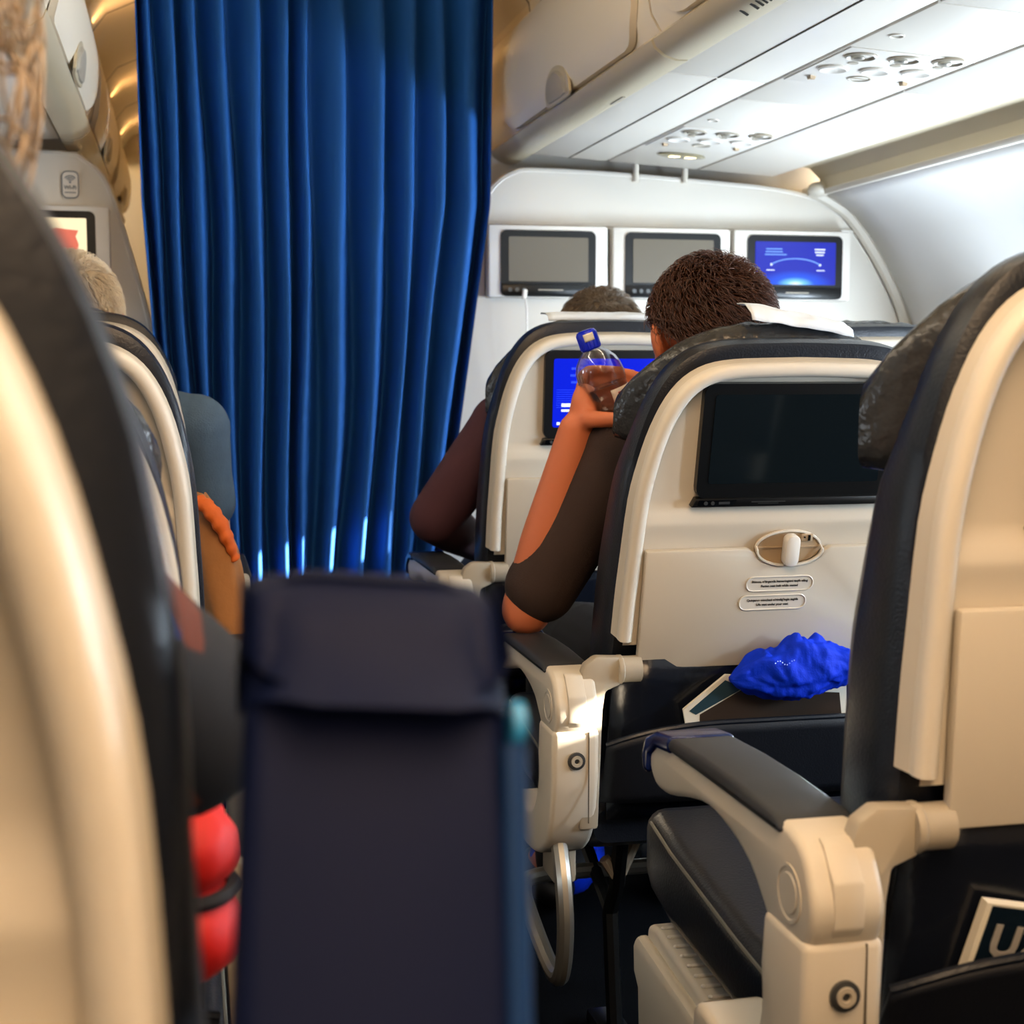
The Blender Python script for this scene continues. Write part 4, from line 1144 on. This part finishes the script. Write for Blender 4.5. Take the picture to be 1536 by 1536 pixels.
def fold(i, j):
    u, v = 2 * i - 1, j
    env = (1 - abs(u) ** 2.4) ** .6
    z = -.05 + .098 * v * env + .016 * noise.noise((u * 3.1, v * 3, 5)) * v
    return u, v, env, z
t = thing('blanket_bag', 'crumpled bright blue fabric bag stuffed in the pocket of the dark screen seat', 'bag', (.847, 1.915, .618))
b = MB(); NU, NV = 90, 64; rings = []
for i in range(NU + 1):
    u = -1 + 2 * i / NU; env = max(.03, (1 - abs(u) ** 2.2)) ** .6; ring = []
    top = .043 * (env + .22 * math.exp(-((u + .05) / .16) ** 2)) if True else 0
    for j in range(NV):
        a = 2 * PI * j / NV
        rr_ = 1 + .22 * noise.noise((u * 3.2, math.cos(a) * 1.7, math.sin(a) * 1.7)) + .22 * abs(noise.noise((u * 4.5 + math.sin(a), math.cos(a) * 2.2, math.sin(a) * 2.2 + 4))) - .10 * abs(noise.noise((u * 10, math.cos(a) * 4, math.sin(a) * 4)))
        z = math.sin(a) * (top if math.sin(a) > 0 else .035 * env) * rr_ + .006 * u
        ring.append((u * .100, math.cos(a) * .026 * (env * .8 + .2) * rr_, z))
    rings.append(ring)
b.loft(rings); b.build('bag_body', bluebag, t, sharp=0)
b = MB()
for k in range(9): b.lathe([(.0009, 0), (.0009, .0005)], 6, Matrix.Translation((-.045 + k * .0035, -.0285, .020 + .003 * math.sin(k))) @ Matrix.Rotation(PI / 2, 4, 'X'))
b.build('print', M('bag_print', '#9db6ff', .5), t)
# UZ magazine in the nearest pocket
t = thing('magazine', 'dark magazine lettered UZ in the pocket of the nearest right seat', 'magazine', (.715, 1.130, .385))
b = MB(); Rm = Matrix.Rotation(rad(10), 4, 'X') @ Matrix.Rotation(rad(12), 4, 'Y')
b.box((.0, .0, .145), (.20, .010, .11)); b.m(1); b.box((.0035, -.0056, .143), (.196, .0012, .110))
b.m(2); b.text('UZ', .042, (-.058, -.0066, .165), bold=.0012); b.box((-.063, -.0064, .128), (.044, .0006, .0035)); b.box((-.066, -.0064, .121), (.036, .0006, .0035))
b.m(3); b.prism([(-.02, .118), (-.005, .135), (.03, .14), (.06, .10), (.0, .095)], 1, -.0066, -.006)
b.bm.transform(Rm); b.build('magazine_block', [paper, magcover, textpale, tan], t)
# blue bag on the floor
t = thing('floor_bag', 'small blue bag on the dark floor beyond the luggage bar', 'bag', (.735, 2.76, 0.))
b = MB(); b.ell((0, 0, .07), (.075, .07, .07), 28, 16, f=lambda v: v * (1 + .12 * noise.noise(v * 2.2) + .05 * noise.noise(v * 6))); b.build('bag_body', bluebag, t, sharp=0)
# beige equipment box under the nearest right seat
t = thing('equipment_box', 'beige ribbed equipment box under the nearest right seat cushion', 'box', (.595, 1.55, 0.))
b = MB(); ys = [(-.20, .30), (.14, .335), (.165, .328), (.172, .30)]
b.prism([(-.27, .02), (-.27, .318)] + [(.13, .357), (.160, .350), (.168, .30), (.150, .02)], 0, -.035, .06, bev=.008, seg=3)
b.prism([(-.27, .02), (-.27, .305), (.16, .337), (.175, .322), (.172, .285), (.155, .27), (.135, .02)], 0, -.05, -.03, bev=.007)
bx = b.build('box_body', cream, t, sharp=35)
b = MB()
for k in range(17):
    yy = -.26 + k * .024; zz = lerp(.320, .357, (yy + .26) / .39)
    b.box((.012, yy, zz + .0005), (.075, .006, .004), rot=(math.atan(.09), 0, 0), bev=.0015)
b.build('rib', cream_l, bx)
b = MB()
for k in range(17): b.ell((-.026, -.26 + k * .024, lerp(.321, .357, (k * .024) / .39) + .001), (.003, .003, .002), 8, 6)
b.build('rivet', white, bx)
# tan jacket draped over an armrest
t = thing('jacket', 'tan jacket with an orange lining draped over the aisle armrest on the left', 'jacket', (.065, 2.36, .66))
b = MB(); rings = []; NZ = 36
for k in range(NZ + 1):
    q = k / NZ; z = lerp(.190, -.22, q)
    xl = interp([(0, -.048), (.3, -.046), (.6, -.030), (1, -.010)], q); xr = interp([(0, -.030), (.08, -.006), (.25, .018), (.5, .036), (.75, .046), (1, .048)], q)
    yd = interp([(0, .04), (.2, .075), (1, .11)], q); ring = []
    for j in range(30):
        a = 2 * PI * j / 30; ca, sa = math.cos(a), math.sin(a)
        n_ = .007 * noise.noise((ca * 2.4, sa * 2.4, z * 7)) + .006 * abs(noise.noise((ca * 5 + z * 9, sa * 5, z * 13)))
        ring.append(((xl + xr) / 2 + ((xr - xl) / 2 + n_) * math.copysign(abs(ca) ** .7, ca), -.02 + (yd + n_) * math.copysign(abs(sa) ** .7, sa), z + .01 * noise.noise((ca * 2, sa * 2, 7))))
    rings.append(ring)
b.loft(rings); b.build('jacket_body', tanbag, t, sharp=0)
b = MB(); pts = smoothpath([(-.043, -.075, .188), (-.028, -.085, .176), (-.010, -.09, .150), (.004, -.09, .118), (.012, -.085, .095)], 6)
b.tube(pts, [.010 + .008 * math.sin(PI * min(1, .15 + k / 24)) + .002 * math.sin(k * 1.7) for k in range(len(pts))], 10, ry=.6)
b.build('lining_edge', orangeb, t, sharp=0)
# red bag on the lap of the curly-haired passenger
t = thing('red_bag', 'soft bright red bag on the lap of the curly-haired passenger', 'bag', (-.002, 1.0, .632))
b = MB(); b.ell((0, 0, .092), (.034, .045, .034), 24, 16, f=lambda v: v * (1 + .10 * noise.noise(v * 2.5))); b.ell((0.0, 0, .036), (.036, .048, .037), 24, 14, f=lambda v: v * (1 + .08 * noise.noise(v * 3))); b.build('bag_body', redm, t, sharp=0)
b = MB(); b.tube([(.030 * math.cos(a), .040 * math.sin(a), .064) for a in [2 * PI * k / 24 for k in range(24)]], .005, 6, closed=True); b.build('strap', trous, t)

# ------------------------------------------------------------------ light
sc = bpy.context.scene
w = bpy.data.worlds.new('World'); sc.world = w; w.use_nodes = True
w.node_tree.nodes['Background'].inputs[0].default_value = (.55, .72, 1, 1); w.node_tree.nodes['Background'].inputs[1].default_value = 1.0
def area(name, loc, direction, sx, sy, power, col, spread=180):
    l = bpy.data.lights.new(name, 'AREA'); l.shape = 'RECTANGLE'; l.size = sx; l.size_y = sy; l.energy = power; l.color = col; l.spread = rad(spread)
    o = bpy.data.objects.new(name, l); C.objects.link(o); o.location = loc
    o.rotation_euler = Vector(direction).to_track_quat('-Z', 'Y').to_euler(); return o
s = bpy.data.lights.new('sun', 'SUN'); s.energy = SUN; s.angle = rad(.6); s.color = (1., .90, .76)
so = bpy.data.objects.new('sun', s); C.objects.link(so); so.rotation_euler = Vector((-1, .25, -.30)).to_track_quat('-Z', 'Y').to_euler()
for c, k in zip(WY, (2.2, 2.2, 1.3, 1.2, 1.7, 3.2, 0)):
    if k: area('window_daylight', (2.085, c, .97), (-1, 0, .0), .19, .27, WIN * k, (.72, .86, 1.))
for c in (1.1, 2.0, 2.9, 3.6): area('window_daylight_left', (-1.42, c, 1.0), (1, 0, 0), .19, .27, WIN * .25, (.8, .9, 1.))
WARM = (1., .84, .64)
area('cove_light_right', (.875, .1, 2.03), (-.9, 0, .3), 5.4, .03, COVE * 1.3, WARM).rotation_euler = (Vector((-1, 0, -.08)).to_track_quat('-Z', 'Y')).to_euler()
area('cove_light_left', (-.215, .1, 2.03), (.9, 0, .3), 5.4, .03, COVE, WARM).rotation_euler = (Vector((.9, 0, -.12)).to_track_quat('-Z', 'Y')).to_euler()
for y, k in ((-1.9, .7), (-.8, .7), (.2, .8)): area('ceiling_lamp', (.33, y, 2.175), (0, 0, -1), .35, .9, CEIL * k, (1., .68, .41))
for y in (4.5, 5.7, 6.6): area('forward_cove_light', (-.2, y, 2.02), (.6, 0, .8), .05, .9, FWD, (1., .55, .22))
area('forward_cove_light_right', (.86, 4.6, 2.02), (-.6, 0, .8), .05, .9, FWD, (1., .6, .25))

# ------------------------------------------------------------------ camera
cam = bpy.data.cameras.new('camera'); co = bpy.data.objects.new('camera', cam); C.objects.link(co); sc.camera = co
cam.sensor_width = 36; cam.lens = 36 * 2200 / 1536; cam.clip_start = .02
ph = math.atan(218 / 2200); ps = math.atan(498 / 2200 * math.cos(ph))
co.location = (0, 0, 1.05)
F = Vector((math.sin(ps) * math.cos(ph), math.cos(ps) * math.cos(ph), -math.sin(ph)))
co.rotation_euler = F.to_track_quat('-Z', 'Y').to_euler()
cam.dof.use_dof = True; cam.dof.focus_distance = 2.0; cam.dof.aperture_fstop = 8.2
sc.view_settings.view_transform = 'Standard'; sc.view_settings.look = 'None'; sc.view_settings.exposure = EXPO; sc.view_settings.gamma = 1
sc.view_settings.use_curve_mapping = False
sc.cycles.max_bounces = 8; sc.cycles.diffuse_bounces = 4; sc.cycles.glossy_bounces = 3; sc.cycles.transmission_bounces = 8; sc.cycles.transparent_max_bounces = 8
sc.cycles.caustics_reflective = False; sc.cycles.caustics_refractive = False; sc.cycles.sample_clamp_indirect = 4; sc.cycles.blur_glossy = .5
sc.cycles.use_denoising = True
